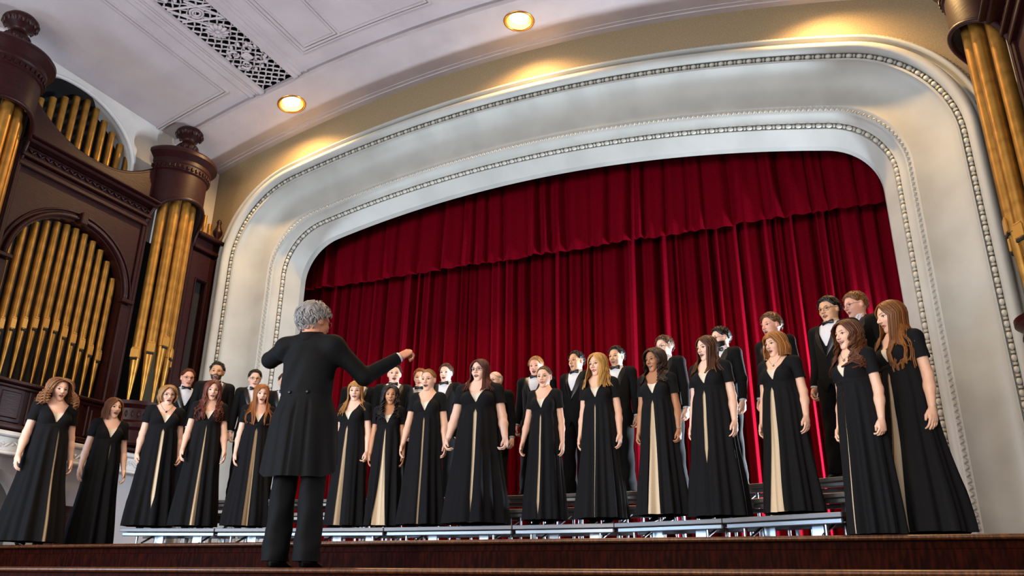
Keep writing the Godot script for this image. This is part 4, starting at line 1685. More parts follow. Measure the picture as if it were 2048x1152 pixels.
func vest_clip(p: Vector3) -> float:
	return minf(minf(p.y - 0.90, 1.215 + absf(p.x) * 2.4 - p.y), minf(0.13 - absf(p.x), p.z))

# ---- head; origin at the neck pivot, face towards +z
var h_open := 0.01
var h_smile := 0.0
var h_jaw := 1.0
var h_brow := 1.0

func f_head(p: Vector3) -> float:
	var x := absf(p.x)
	var q := Vector3(x, p.y, p.z)
	var d := ell(q, Vector3(0, 0.097, -0.006), Vector3(0.0745, 0.091, 0.096))
	if p.y < 0.13:
		d = smin(d, ell(q, Vector3(0, 0.028 - h_open * 0.5, 0.032), Vector3(0.055 * h_jaw, 0.062 + h_open * 0.5, 0.053)), 0.035)
		d = smin(d, cap(q, Vector3(0.0, -0.026 - h_open, 0.066), Vector3(0.014 * h_jaw, -0.024 - h_open, 0.062), 0.016, 0.014), 0.03)
		d = smin(d, ell(q, Vector3(0.036, 0.048, 0.054), Vector3(0.021, 0.018, 0.024)), 0.025)
		if p.z < 0.03:
			d = smin(d, cap(q, Vector3(0, -0.09, -0.02), Vector3(0, 0.04, -0.014), 0.050 * h_jaw, 0.052), 0.03)
			d = smin(d, ell(q, Vector3(0.0755, 0.070, -0.012), Vector3(0.010, 0.031, 0.019)), 0.008)
	if p.z > 0.03 and p.y < 0.13:
		d = smin(d, cap(q, Vector3(0.010, 0.097, 0.082), Vector3(0.048, 0.094, 0.064), 0.010 * h_brow, 0.008), 0.016)
		d = smin(d, cap(Vector3(p.x, p.y, p.z), Vector3(0, 0.085, 0.087), Vector3(0, 0.047, 0.107), 0.0065, 0.0115), 0.012)
		d = smin(d, ell(q, Vector3(0.012, 0.042, 0.096), Vector3(0.008, 0.0075, 0.010)), 0.006)
		var ym := 0.012 - h_open * 0.5
		var lift := h_smile * 0.008
		var w := 0.020 + h_smile * 0.006
		d = smin(d, cap(q, Vector3(0.002, ym + h_open + 0.004, 0.0875), Vector3(w, ym + lift, 0.078), 0.0058, 0.003), 0.006)
		d = smin(d, cap(q, Vector3(0, ym - h_open - 0.004, 0.086), Vector3(w, ym + lift, 0.078), 0.0068, 0.003), 0.006)
		d = smax(d, -ell(q, Vector3(0.032, 0.0768, 0.089), Vector3(0.0178, 0.0086, 0.0178)), 0.005)
		d = smax(d, -ell(q, Vector3(0, ym + lift * x / w, 0.094), Vector3(w - 0.002, maxf(h_open, 0.0022), 0.026)), 0.003)
	return d

func head_proto(open: float, smile: float, jaw: float, brow: float) -> Dictionary:
	h_open = open
	h_smile = smile
	h_jaw = jaw
	h_brow = brow
	var mb := snet(f_head, axis2([-0.092, 0.0075, -0.05, 0.0038, 0.05, 0.0075, 0.092]), axis2([-0.088, 0.009, -0.045, 0.0040, 0.106, 0.009, 0.195]), axis2([-0.110, 0.0105, 0.02, 0.0075, 0.05, 0.0042, 0.126]))
	var code := PackedColorArray()   # r lips, g brow, b mouth hollow, a beard
	var ym := 0.012 - open * 0.5
	var w := 0.020 + smile * 0.006
	for p in mb.v:
		var q := Vector3(absf(p.x), p.y, p.z)
		var c := Color(0, 0, 0, 0)
		if p.z > 0.04:
			var lip := minf(cap(q, Vector3(0, ym + open + 0.003, 0.088), Vector3(w, ym + smile * 0.008, 0.078), 0, 0), cap(q, Vector3(0, ym - open - 0.004, 0.087), Vector3(w, ym + smile * 0.008, 0.078), 0, 0))
			c.r = 1.0 - smoothstep(0.0055, 0.0105, lip)
			var br := cap(q, Vector3(0.013, 0.0965, 0.09), Vector3(0.033, 0.1015, 0.082), 0, 0)
			br = minf(br, cap(q, Vector3(0.033, 0.1015, 0.082), Vector3(0.050, 0.0955, 0.066), 0, 0))
			c.g = 1.0 - smoothstep(0.0025, 0.0068, br)
			if open > 0.004 and ell(q, Vector3(0, ym, 0.09), Vector3(w - 0.001, open + 0.0005, 0.03)) < 0.001 and p.z < 0.0865:
				c.b = 1.0
				c.r = 0.0
		# beard: jaw, chin and upper lip
		var be := smoothstep(0.045, 0.030, p.y + maxf(0.0, p.z - 0.05) * 0.15) * smoothstep(-0.045, -0.02, p.y) * smoothstep(-0.02, 0.01, p.z)
		if p.z > 0.07 and absf(p.x) < 0.03 and p.y > ym + open and p.y < 0.036:
			be = 1.0
		if absf(p.x) < 0.028 and p.z > 0.07 and p.y > 0.036:
			be = 0.0
		c.a = be
		code.append(c)
	var kind := PackedInt32Array()
	kind.resize(mb.v.size())
	for i in mb.v.size():
		var q := Vector3(absf(mb.v[i].x), mb.v[i].y, mb.v[i].z)
		if q.z > 0.05 and minf(cap(q, Vector3(0.017, 0.0810, 0.080), Vector3(0.032, 0.0860, 0.081), 0, 0), cap(q, Vector3(0.032, 0.0860, 0.081), Vector3(0.049, 0.0800, 0.067), 0, 0)) < 0.0032:
			kind[i] = 3
	# eyeballs with iris
	for s in [-1.0, 1.0]:
		var ec := Vector3(s * 0.032, 0.0768, 0.0672)
		var e := MB.new()
		var rows := []
		for i in 8:
			var t := PI * 0.62 * i / 7.0
			var row := PackedVector3Array()
			for j in 12:
				var a := TAU * j / 12.0
				row.append(ec + Vector3(sin(t) * cos(a), sin(t) * sin(a), cos(t)) * 0.0125)
			rows.append(row)
		e.grid(rows, true)
		var k0 := mb.v.size()
		for i in e.v.size():
			mb.v.append(e.v[i])
			code.append(Color(0, 0, 0, 0))
			var d := (e.v[i] - ec).normalized().z
			var up := (e.v[i] - ec).y
			kind.append(2 if d > 0.80 else (3 if up > 0.0045 else 1))
		for i in e.ix:
			mb.ix.append(i + k0)
	# upper teeth
	if open > 0.004:
		var te := MB.new()
		te.box(Vector3(0, ym + open * 0.72 + smile * 0.002, 0.080), Vector3(0.026 + smile * 0.012, 0.006, 0.006), Basis.IDENTITY, 0.002)
		var k0 := mb.v.size()
		for p in te.v:
			mb.v.append(p)
			code.append(Color(0, 0, 0, 0))
			kind.append(4)
		for i in te.ix:
			mb.ix.append(i + k0)
	return {"v": mb.v, "ix": mb.ix, "code": code, "kind": kind}

# ---- hand for the +x side: wrist at the origin, fingers along -y, palm towards -x, thumb towards +z
var hd_curl := [12.0, 26.0, 34.0]
var hd_bones := []

func hand_bones(curl: Array, spread: float, thumb: Array) -> void:
	hd_bones = []
	var zz := [0.028, 0.0095, -0.0095, -0.0265]
	var ln := [[0.036, 0.024, 0.020], [0.040, 0.027, 0.021], [0.037, 0.025, 0.020], [0.029, 0.019, 0.018]]
	for f in 4:
		var p := Vector3(0.0, -0.082 + absf(f - 1.2) * 0.004, zz[f])
		var ang := 0.0
		var pts := [Vector3(0.0, -0.04, zz[f] * 0.7), p]
		for s in 3:
			ang += deg_to_rad(curl[s] * (1.0 + 0.10 * f))
			p += Vector3(-sin(ang), -cos(ang), (1.5 - f) * spread * (1.0 if s == 0 else 0.3)) * ln[f][s]
			pts.append(p)
		hd_bones.append(pts)
	hd_bones.append(thumb)

func f_hand(p: Vector3) -> float:
	var d := ell(p, Vector3(0.0, -0.052, 0.0), Vector3(0.0145, 0.046, 0.037))
	d = smin(d, cap(p, Vector3(0, 0.02, 0), Vector3(0, -0.03, 0), 0.0225, 0.020), 0.025)
	d = smin(d, cap(p, Vector3(-0.004, -0.018, 0.014), Vector3(-0.010, -0.050, 0.030), 0.014, 0.013), 0.015)
	var fd := 9.0
	for f in 4:
		var b: Array = hd_bones[f]
		var r := 0.0084 if f < 3 else 0.0072
		var g := cap(p, b[1], b[2], r, r * 0.94)
		g = minf(g, cap(p, b[2], b[3], r * 0.94, r * 0.86))
		g = minf(g, cap(p, b[3], b[4], r * 0.86, r * 0.74))
		g = smin(g, cap(p, b[0], b[1], r * 0.9, r * 1.05), 0.005)
		fd = smin(fd, g, 0.0018)
	d = smin(d, fd, 0.007)
	var th: Array = hd_bones[4]
	var t := cap(p, th[0], th[1], 0.0125, 0.0105)
	t = smin(t, cap(p, th[1], th[2], 0.0102, 0.0078), 0.004)
	return smin(d, t, 0.006)

func hand_mesh(curl: Array, spread: float, thumb: Array, cell: float) -> MB:
	hand_bones(curl, spread, thumb)
	return snet(f_hand, axis(-0.085, 0.03, cell), axis(-0.185, 0.012, cell), axis(-0.052, 0.085, cell))

# ------------------------------------------------------------------ prototypes with skin weights
func weigh(mb: MB, rig: Dictionary, torso: Callable, armr: float) -> Dictionary:
	var wa := PackedFloat32Array()
	var we := PackedFloat32Array()
	var wh := PackedFloat32Array()
	for p in mb.v:
		var q := Vector3(absf(p.x), p.y, p.z)
		var da := cap(q, rig.S, rig.W + ARM * 0.2, armr, armr)
		var dt: float = torso.call(p)
		wa.append(smoothstep(-0.025, 0.03, dt - maxf(da, 0.0)))
		we.append(smoothstep(-0.035, 0.035, (q - rig.E).dot(ARM)))
		wh.append(smoothstep(rig.neck0, rig.neck0 + 0.08, p.y) if q.x < 0.1 else 0.0)
	return {"v": mb.v, "ix": mb.ix, "wa": wa, "we": we, "wh": wh}

# attach a hand (built for the +x side) to both wrists of a body mesh in bind pose
func add_hands(mb: MB, rig: Dictionary, hand: MB, k: float) -> void:
	var bas := Basis(Vector3(0.8660254, 0.5, 0), -ARM, Vector3(0, 0, 1))
	for s in [1.0, -1.0]:
		var k0 := mb.v.size()
		for p in hand.v:
			var q: Vector3 = rig.W + bas * (p * k)
			q.x *= s
			mb.v.append(q)
		for i in range(0, hand.ix.size(), 3):
			if s > 0:
				mb.ix.append_array([hand.ix[i] + k0, hand.ix[i + 1] + k0, hand.ix[i + 2] + k0])
			else:
				mb.ix.append_array([hand.ix[i] + k0, hand.ix[i + 2] + k0, hand.ix[i + 1] + k0])

# pose: la / ra = [outward deg, forward deg, elbow deg]; head = Basis; wide scales breadth below the neck
func pose_points(pr: Dictionary, rig: Dictionary, ps: Dictionary) -> PackedVector3Array:
	var out := PackedVector3Array()
	var src: PackedVector3Array = pr.v
	var wa: PackedFloat32Array = pr.wa
	var we: PackedFloat32Array = pr.we
	var wh: PackedFloat32Array = pr.wh
	out.resize(src.size())
	var wide: float = ps.wide
	var deep: float = ps.deep
	var up := []
	var lo := []
	for s in 2:
		var a: Array = ps.la if s == 0 else ps.ra
		var sg := 1.0 if s == 0 else -1.0
		up.append(Basis(Vector3(1, 0, 0), -deg_to_rad(a[1])) * Basis(Vector3(0, 0, 1), -sg * deg_to_rad(30.0 - a[0])))
		# elbow bends about the axis across the arm, forearm forward
		lo.append(Basis(Vector3(0.8660254, sg * 0.5, 0), -deg_to_rad(a[2])))
	var N: Vector3 = rig.N
	var hb: Basis = ps.head
	var S0: Vector3 = rig.S
	var E0: Vector3 = rig.E
	for i in src.size():
		var p := src[i]
		var w := wa[i]
		if w > 0.001:
			var s := 0 if p.x > 0.0 else 1
			var sg := 1.0 if s == 0 else -1.0
			var S := Vector3(S0.x * sg, S0.y, S0.z)
			var q := p
			if we[i] > 0.001:
				var E := Vector3(E0.x * sg, E0.y, E0.z)
				q = q.lerp(E + lo[s] * (q - E), we[i])
			q = S + up[s] * (q - S)
			p = p.lerp(q, w)
		var h := wh[i]
		var f := 1.0 - h
		p.x *= 1.0 + (wide - 1.0) * f
		p.z = (p.z + 0.01) * (1.0 + (deep - 1.0) * f) - 0.01
		if h > 0.001:
			p = p.lerp(N + hb * (p - N), h)
		out[i] = p
	return out

func posed(pr: Dictionary, rig: Dictionary, ps: Dictionary) -> MB:
	var mb := MB.new()
	mb.v = pose_points(pr, rig, ps)
	mb.ix = pr.ix
	mb.smooth()
	return mb

var PR := {}

func make_protos() -> void:
	rigs()
	var relaxed := hand_mesh([14, 26, 30], 0.05, [Vector3(-0.004, -0.028, 0.030), Vector3(-0.012, -0.060, 0.046), Vector3(-0.020, -0.088, 0.046)], 0.0046)
	PR.hand = relaxed
	var curled := hand_mesh([36, 48, 42], 0.02, [Vector3(-0.004, -0.028, 0.030), Vector3(-0.018, -0.060, 0.040), Vector3(-0.032, -0.084, 0.030)], 0.0046)
	PR.hand_curled = curled
	var fb := snet(f_body, axis(-0.46, 0.46, 0.0125), axis(0.78, 1.50, 0.0125), axis(-0.135, 0.14, 0.0125))
	for v in 2:
		var b := MB.new()
		b.v = fb.v.duplicate()
		b.ix = fb.ix.duplicate()
		add_hands(b, RF, relaxed if v == 0 else curled, 1.0)
		PR["f_body%d" % v] = weigh(b, RF, f_torso, 0.035)
	var bo := snet(f_bodice, axis(-0.34, 0.34, 0.0115), axis(1.08, 1.44, 0.0115), axis(-0.15, 0.15, 0.0115))
	PR.bodice = weigh(clip(bo, bodice_clip), RF, f_torso, 0.05)
	PR.inset = weigh(clip(snet(f_inset, axis(-0.10, 0.10, 0.009), axis(1.11, 1.29, 0.009), axis(-0.01, 0.15, 0.009)), inset_clip), RF, f_torso, 0.02)
	var mbod := snet(m_body, axis(-0.54, 0.54, 0.018), axis(0.80, 1.60, 0.018), axis(-0.135, 0.14, 0.018))
	mbod = clip(mbod, func(p: Vector3) -> float: return maxf(p.y - 1.0, absf(p.x) - 0.25))
	add_hands(mbod, RM, curled, 1.10)
	PR.m_body = weigh(mbod, RM, m_torso, 0.035)
	var ja := snet(m_jacket, axis(-0.56, 0.56, 0.014), axis(0.68, 1.53, 0.014), axis(-0.17, 0.17, 0.014))
	PR.jacket = weigh(clip(ja, jacket_clip), RM, m_torso, 0.055)
	var shirt := snet(m_shirt, axis(-0.14, 0.14, 0.014), axis(1.04, 1.52, 0.014), axis(-0.02, 0.16, 0.014))
	PR.shirt = weigh(clip(shirt, shirt_clip), RM, m_torso, 0.0)
	var vest := snet(m_vest, axis(-0.14, 0.14, 0.014), axis(0.88, 1.54, 0.014), axis(-0.02, 0.16, 0.014))
	PR.vest = weigh(clip(vest, vest_clip), RM, m_torso, 0.0)
# ------------------------------------------------------------------ people
func lin(c: Color) -> Color:
	return c.srgb_to_linear()

func skin_head(hp: Dictionary, N: Vector3, hb: Basis, k: Vector3, P: Dictionary) -> MB:
	var mb := MB.new()
	mb.use_c = true
	var src: PackedVector3Array = hp.v
	var code: PackedColorArray = hp.code
	var kind: PackedInt32Array = hp.kind
	var skin := lin(P.skin)
	var lip := lin(P.get("lip", Color(0.62, 0.30, 0.27)))
	var brow := lin(P.get("brow", P.hair_col)) * 0.55
	var beard: float = P.get("beard", 0.0)
	var bc := lin(P.get("brow", P.hair_col)) * 0.6
	var pal := [skin, Color(0.50, 0.48, 0.45), lin(P.get("eye", Color(0.16, 0.10, 0.07))), Color(0.03, 0.02, 0.018), Color(0.75, 0.72, 0.64)]
	for i in src.size():
		mb.v.append(N + hb * (src[i] * k))
		var c := skin
		if kind[i] > 0:
			c = pal[kind[i]]
		else:
			var q := code[i]
			c = c.lerp(lip, q.r * 0.75)
			c = c.lerp(brow, q.g * 0.85)
			if beard > 0.0 and q.r < 0.5:
				c = c.lerp(bc, q.a * beard)
			if q.b > 0.5:
				c = Color(0.05, 0.012, 0.01)
		c.a = 1.0
		mb.c.append(c)
	mb.ix = hp.ix.duplicate()
	return mb

# point on the scalp: a = degrees from the face towards +x, ph = degrees from the crown
func scalp(a: float, ph: float, out: float) -> Vector3:
	var ar := deg_to_rad(a)
	var pr := deg_to_rad(ph)
	var d := Vector3(sin(pr) * sin(ar), cos(pr), sin(pr) * cos(ar))
	return Vector3(0, 0.097, -0.006) + Vector3(d.x * (0.0745 + out), d.y * (0.091 + out), d.z * (0.096 + out))

func hairline(a: float, st: Dictionary) -> float:
	var b := absf(a)
	var front: float = st.get("front", 50.0)
	var keys := [[0.0, front], [35.0, front + 4.0], [58.0, 80.0], [75.0, 92.0], [88.0, 88.0], [100.0, 92.0], [118.0, 118.0 + st.get("nape", 0.0)], [180.0, 126.0 + st.get("nape", 0.0)]]
	for i in keys.size() - 1:
		if b <= keys[i + 1][0]:
			return lerpf(keys[i][1], keys[i + 1][1], (b - keys[i][0]) / (keys[i + 1][0] - keys[i][0]))
	return 126.0

func shade(c: Color, k: float) -> Color:
	return Color(c.r * k, c.g * k, c.b * k, 1.0)

# one lock of hair
func lock(mb: MB, pts: PackedVector3Array, w0: float, w1: float, flat: float, side: Vector3, col: Color) -> void:
	var rad := PackedFloat32Array()
	var n := pts.size()
	for i in n:
		var f := float(i) / (n - 1)
		rad.append(lerpf(w0, w1, pow(f, 1.6)) * (0.55 + 0.45 * smoothstep(0.0, 0.2, f)))
	mb.tube(pts, rad, 5, flat, side, col)

func make_hair(P: Dictionary, N: Vector3, hb: Basis, k: Vector3, torso: Callable, wide: float, deep: float, rng: RandomNumberGenerator) -> MB:
	var st: Dictionary = P.hair
	var kind: String = st.kind
	var base := lin(P.hair_col)
	var mb := MB.new()
	mb.use_c = true
	var to := func(p: Vector3) -> Vector3: return N + hb * (p * k)
	# cap
	var thick: float = st.get("thick", 0.010)
	var rows := []
	var cols := []
	var nr := 11
	var nc := 44
	var fringe: bool = kind == "bald"
	for i in nr:
		var f := float(i) / (nr - 1)
		var row := PackedVector3Array()
		var cr := PackedColorArray()
		for j in nc:
			var a := -180.0 + 360.0 * j / nc
			var lim := hairline(a, st)
			var ph := lerpf(2.0, lim, f)
			if fringe:
				ph = lerpf(minf(72.0, lim - 2.0), lim, f)
			var bulge := sin(clampf(1.0 - f, 0.0, 1.0) * PI * 0.5)
			bulge = pow(bulge, 0.35)
			var t := thick * bulge + 0.0008
			if kind == "short":
				t *= 1.0 + 0.25 * sin(a * 0.21 + i * 1.3) + 0.2 * rng.randf() + st.get("top", 0.0) * (1.0 - f)
			row.append(to.call(scalp(a, ph, t)))
			cr.append(shade(base, rng.randf_range(0.75, 1.05)))
		rows.append(row)
		cols.append(cr)
	mb.grid(rows, true, cols)
	var L: float = st.get("len", 0.3)
	var part: float = st.get("part", 0.0)
	var wave: float = st.get("wave", 0.0)
	var vol: float = st.get("vol", 0.012)
	if kind == "long" or kind == "curly" or kind == "bob":
		var n: int = st.get("n", 130)
		for i in n:
			var side := 1.0 if i % 2 == 0 else -1.0
			var g := (i / 2) / (n / 2.0 - 1.0)
			var a_end: float = side * lerpf(st.get("face", 56.0), 178.0, pow(g, 0.85))
			a_end += rng.randf_range(-4, 4)
			var root := scalp(0.0, 0.0, 0.0)
			# root along the parting: from the front hairline to the crown
			var pr := lerpf(44.0, -18.0, pow(g, 0.6))
			var rd := Vector3(sin(deg_to_rad(part)) * 0.8, cos(deg_to_rad(pr)), sin(deg_to_rad(pr))).normalized()
			var ar := deg_to_rad(a_end)
			var pe := deg_to_rad(rng.randf_range(96, 104))
			var ed := Vector3(sin(pe) * sin(ar), cos(pe), sin(pe) * cos(ar))
			var layer := rng.randf_range(0.5, 1.0)
			var pts := PackedVector3Array()
			var o := thick * 0.6 + vol * 0.3
			for s in 6:
				var f := s / 5.0
				var d := rd.slerp(ed, f)
				var out := o + vol * layer * smoothstep(0.0, 0.7, f)
				pts.append(to.call(Vector3(0, 0.097, -0.006) + Vector3(d.x * (0.0745 + out), d.y * (0.091 + out), d.z * (0.096 + out))))
			# hang
			var p := pts[5]
			var head_c: Vector3 = to.call(Vector3(0, 0.05, -0.006))
			var outd := Vector3(p.x - head_c.x, 0, p.z - head_c.z).normalized()
			var len_i := L * rng.randf_range(0.88, 1.04)
			if kind == "bob":
				len_i = L * rng.randf_range(0.94, 1.02)
			var ns := maxi(4, maxi(int(len_i / 0.042), int(wave * 0.85)))
			var phase := rng.randf_range(0, TAU)
			var fwd: float = st.get("fwd", 0.0) * smoothstep(130.0, 70.0, absf(a_end))
			for s in ns:
				var f := (s + 1.0) / ns
				var q := p + Vector3(0, -len_i * f, 0)
				var inn := -0.020 * f if kind != "curly" else 0.035 * sin(f * PI * 0.75)
				if kind == "bob":
					inn = 0.012 * sin(f * PI) - 0.028 * f * f
				q += outd * (inn + st.get("flare", 0.0) * f)
				q.z += fwd * f
				q += Vector3(cos(phase + f * wave), 0, sin(phase + f * wave)) * st.get("amp", 0.0) * minf(1.0, f * 3.0)
				# keep clear of neck and shoulders
				for it in 3:
					var qq := Vector3(q.x / wide, q.y, q.z / deep)
					var dd: float = torso.call(qq) - 0.016 - 0.006 * layer
					if dd < 0.0 and q.y < N.y + 0.02:
						var e := 0.004
						var gr := Vector3(torso.call(qq + Vector3(e, 0, 0)) - torso.call(qq - Vector3(e, 0, 0)), (torso.call(qq + Vector3(0, e, 0)) - torso.call(qq - Vector3(0, e, 0))) * 0.35, torso.call(qq + Vector3(0, 0, e)) - torso.call(qq - Vector3(0, 0, e))).normalized()
						q -= gr * dd * 1.05
				pts.append(q)
			var w: float = st.get("w", 0.0105) * rng.randf_range(0.8, 1.2)
			lock(mb, pts, w, w * st.get("tip", 0.55), 0.42, outd.cross(Vector3.UP), shade(base, rng.randf_range(0.55, 1.25)))
	if st.get("bangs", false):
		for i in 26:
			var a := lerpf(-46, 46, i / 25.0)
			var pts := PackedVector3Array()
			for s in 6:
				var f := s / 5.0
				pts.append(to.call(scalp(a * lerpf(0.55, 1.0, f) + part * 0.2, lerpf(16, st.get("bang_len", 70.0) + rng.randf_range(-2, 2), f), thick + 0.004 + 0.004 * sin(f * PI))))
			lock(mb, pts, 0.0085, 0.006, 0.5, hb * Vector3(1, 0, 0), shade(base, rng.randf_range(0.7, 1.2)))
	if kind == "updo":
		var bun := scalp(180, 70, 0.034)
		for i in 64:
			var a := -172.0 + 344.0 * i / 63.0
			var lim := hairline(a, st)
			var pts := PackedVector3Array()
			var d0 := scalp(a, lim - 2.0, 0.002)
			for s in 6:
				var f := s / 5.0
				var c := Vector3(0, 0.097, -0.006)
				var u := ((d0 - c) / Vector3(0.0745, 0.091, 0.096)).normalized()
				var v := ((bun - c) / Vector3(0.0745, 0.091, 0.096)).normalized()
				var d := u.slerp(v, f) if u.angle_to(v) < 3.0 else u.lerp(v, f).normalized()
				var o := thick + 0.003 + 0.006 * sin(f * PI) - 0.008 * (1.0 - f)
				pts.append(to.call(c + Vector3(d.x * (0.0745 + o), d.y * (0.091 + o), d.z * (0.096 + o))))
			lock(mb, pts, 0.006, 0.007, 0.5, hb * Vector3(0, 0, 1), shade(base, rng.randf_range(0.7, 1.2)))
		for i in 16:
			var pts := PackedVector3Array()
			var tilt := rng.randf_range(0, PI)
			for s in 9:
				var a := TAU * s / 8.0
				var q := Vector3(cos(a) * 0.030, sin(a) * 0.030, 0)
				q = Basis(Vector3(0, 1, 0), tilt) * q + Vector3(0, 0, -0.004)
				pts.append(to.call(bun + q))
			lock(mb, pts, 0.013, 0.012, 0.8, Vector3.UP, shade(base, rng.randf_range(0.7, 1.15)))
	if kind == "short":
		var n: int = st.get("n", 190)
		var sweep: float = st.get("sweep", 1.0)
		for i in n:
			var a := rng.randf_range(-180, 180)
			var lim := hairline(a, st)
			var ph := sqrt(rng.randf()) * (lim - 4.0)
			var tuft: float = st.get("tuft", 0.035) * (0.5 + 0.5 * smoothstep(lim, lim - 60.0, ph))
			var pts := PackedVector3Array()
			var q := scalp(a, ph, thick * 0.7)
			var c := Vector3(0, 0.097, -0.006)
			var nrm := (q - c).normalized()
			# combed towards the front / side, falling down at the sides
			var comb := Vector3(sweep * 0.8, -0.1, 0.45)
			if absf(a) > 100.0:
				comb = Vector3(sin(deg_to_rad(a)) * 0.3, -1.0, -0.2)
			elif ph > 55.0:
				comb = Vector3(0, -1.0, -0.35)
			if st.get("messy", 0.0) > 0.0:
				comb += Vector3(rng.randf_range(-1, 1), rng.randf_range(-1, 1), rng.randf_range(-1, 1)) * st.messy
			var dirv := (comb - nrm * comb.dot(nrm)).normalized()
			for s in 4:
				var f := s / 3.0
				pts.append(to.call(q + dirv * tuft * f + nrm * (0.007 * sin(f * PI) + 0.004 + st.get("lift", 0.0) * f)))
			lock(mb, pts, 0.0052, 0.0022, 0.5, hb * nrm.cross(dirv), shade(base, rng.randf_range(0.65, 1.25)))
	return mb

func glasses(mb: MB, N: Vector3, hb: Basis, k: Vector3, round_lens: bool) -> void:
	for s in [-1.0, 1.0]:
		var pts := PackedVector3Array()
		var rad := PackedFloat32Array()
		for i in 17:
			var a := TAU * i / 16.0
			var e := 0.7 if not round_lens else 1.0
			var cx := signf(cos(a)) * pow(absf(cos(a)), e)
			var cy := signf(sin(a)) * pow(absf(sin(a)), e)
			var x: float = s * 0.034 + cx * 0.023
			pts.append(N + hb * (Vector3(x, 0.075 + cy * (0.0165 if not round_lens else 0.020), 0.101 - 4.0 * x * x) * k))
			rad.append(0.0016)
		mb.tube(pts, rad, 5, 1.0, hb.z)
		var tp := PackedVector3Array([N + hb * (Vector3(s * 0.056, 0.080, 0.089) * k), N + hb * (Vector3(s * 0.078, 0.082, 0.05) * k), N + hb * (Vector3(s * 0.082, 0.082, -0.012) * k)])
		mb.tube(tp, PackedFloat32Array([0.0015, 0.0015, 0.0015]), 5)
	mb.tube(PackedVector3Array([N + hb * (Vector3(-0.011, 0.080, 0.1005) * k), N + hb * (Vector3(0, 0.083, 0.103) * k), N + hb * (Vector3(0.011, 0.080, 0.1005) * k)]), PackedFloat32Array([0.0015, 0.0015, 0.0015]), 5)

func figure(P: Dictionary) -> Node3D:
	var t := thing("person", P.label, "person", P.at, deg_to_rad(P.turn), P.group)
	var s: float = P.h / (1.637 if P.sex == "f" else 1.757)
	t.scale = Vector3(s, s, s)
	return t

func pose_of(P: Dictionary) -> Dictionary:
	var hb := Basis(Vector3.UP, deg_to_rad(P.get("head", 0.0))) * Basis(Vector3(1, 0, 0), deg_to_rad(8.0 + P.get("nod", 0.0) * 0.6)) * Basis(Vector3(0, 0, 1), deg_to_rad(P.get("tilt", 0.0)))
	return {"la": P.get("la", [6, -4, 14]), "ra": P.get("ra", [6, -4, 14]), "head": hb, "wide": P.get("wide", 1.0), "deep": P.get("deep", P.get("wide", 1.0))}

func head_of(P: Dictionary) -> Dictionary:
	var f: bool = P.sex == "f"
	return head_proto(P.get("open", 0.008), P.get("smile", 0.0), P.get("jaw", 0.93 if f else 1.08), P.get("ridge", 0.8 if f else 1.12))

func body_mesh(P: Dictionary, pr: Dictionary, rig: Dictionary, ps: Dictionary, k: Vector3) -> MB:
	var mb := MB.new()
	mb.use_c = true
	mb.v = pose_points(pr, rig, ps)
	mb.ix = pr.ix.duplicate()
	var c := lin(P.skin)
	c.a = 1.0
	mb.c.resize(mb.v.size())
	mb.c.fill(c)
	var hd := skin_head(head_of(P), rig.N, ps.head, k, P)
	var k0 := mb.v.size()
	mb.v.append_array(hd.v)
	mb.c.append_array(hd.c)
	for i in hd.ix:
		mb.ix.append(i + k0)
	mb.smooth()
	return mb

func face_scale(P: Dictionary, hs: float) -> Vector3:
	return Vector3(hs * P.get("fw", 1.0), hs * P.get("fh", 1.0), hs)

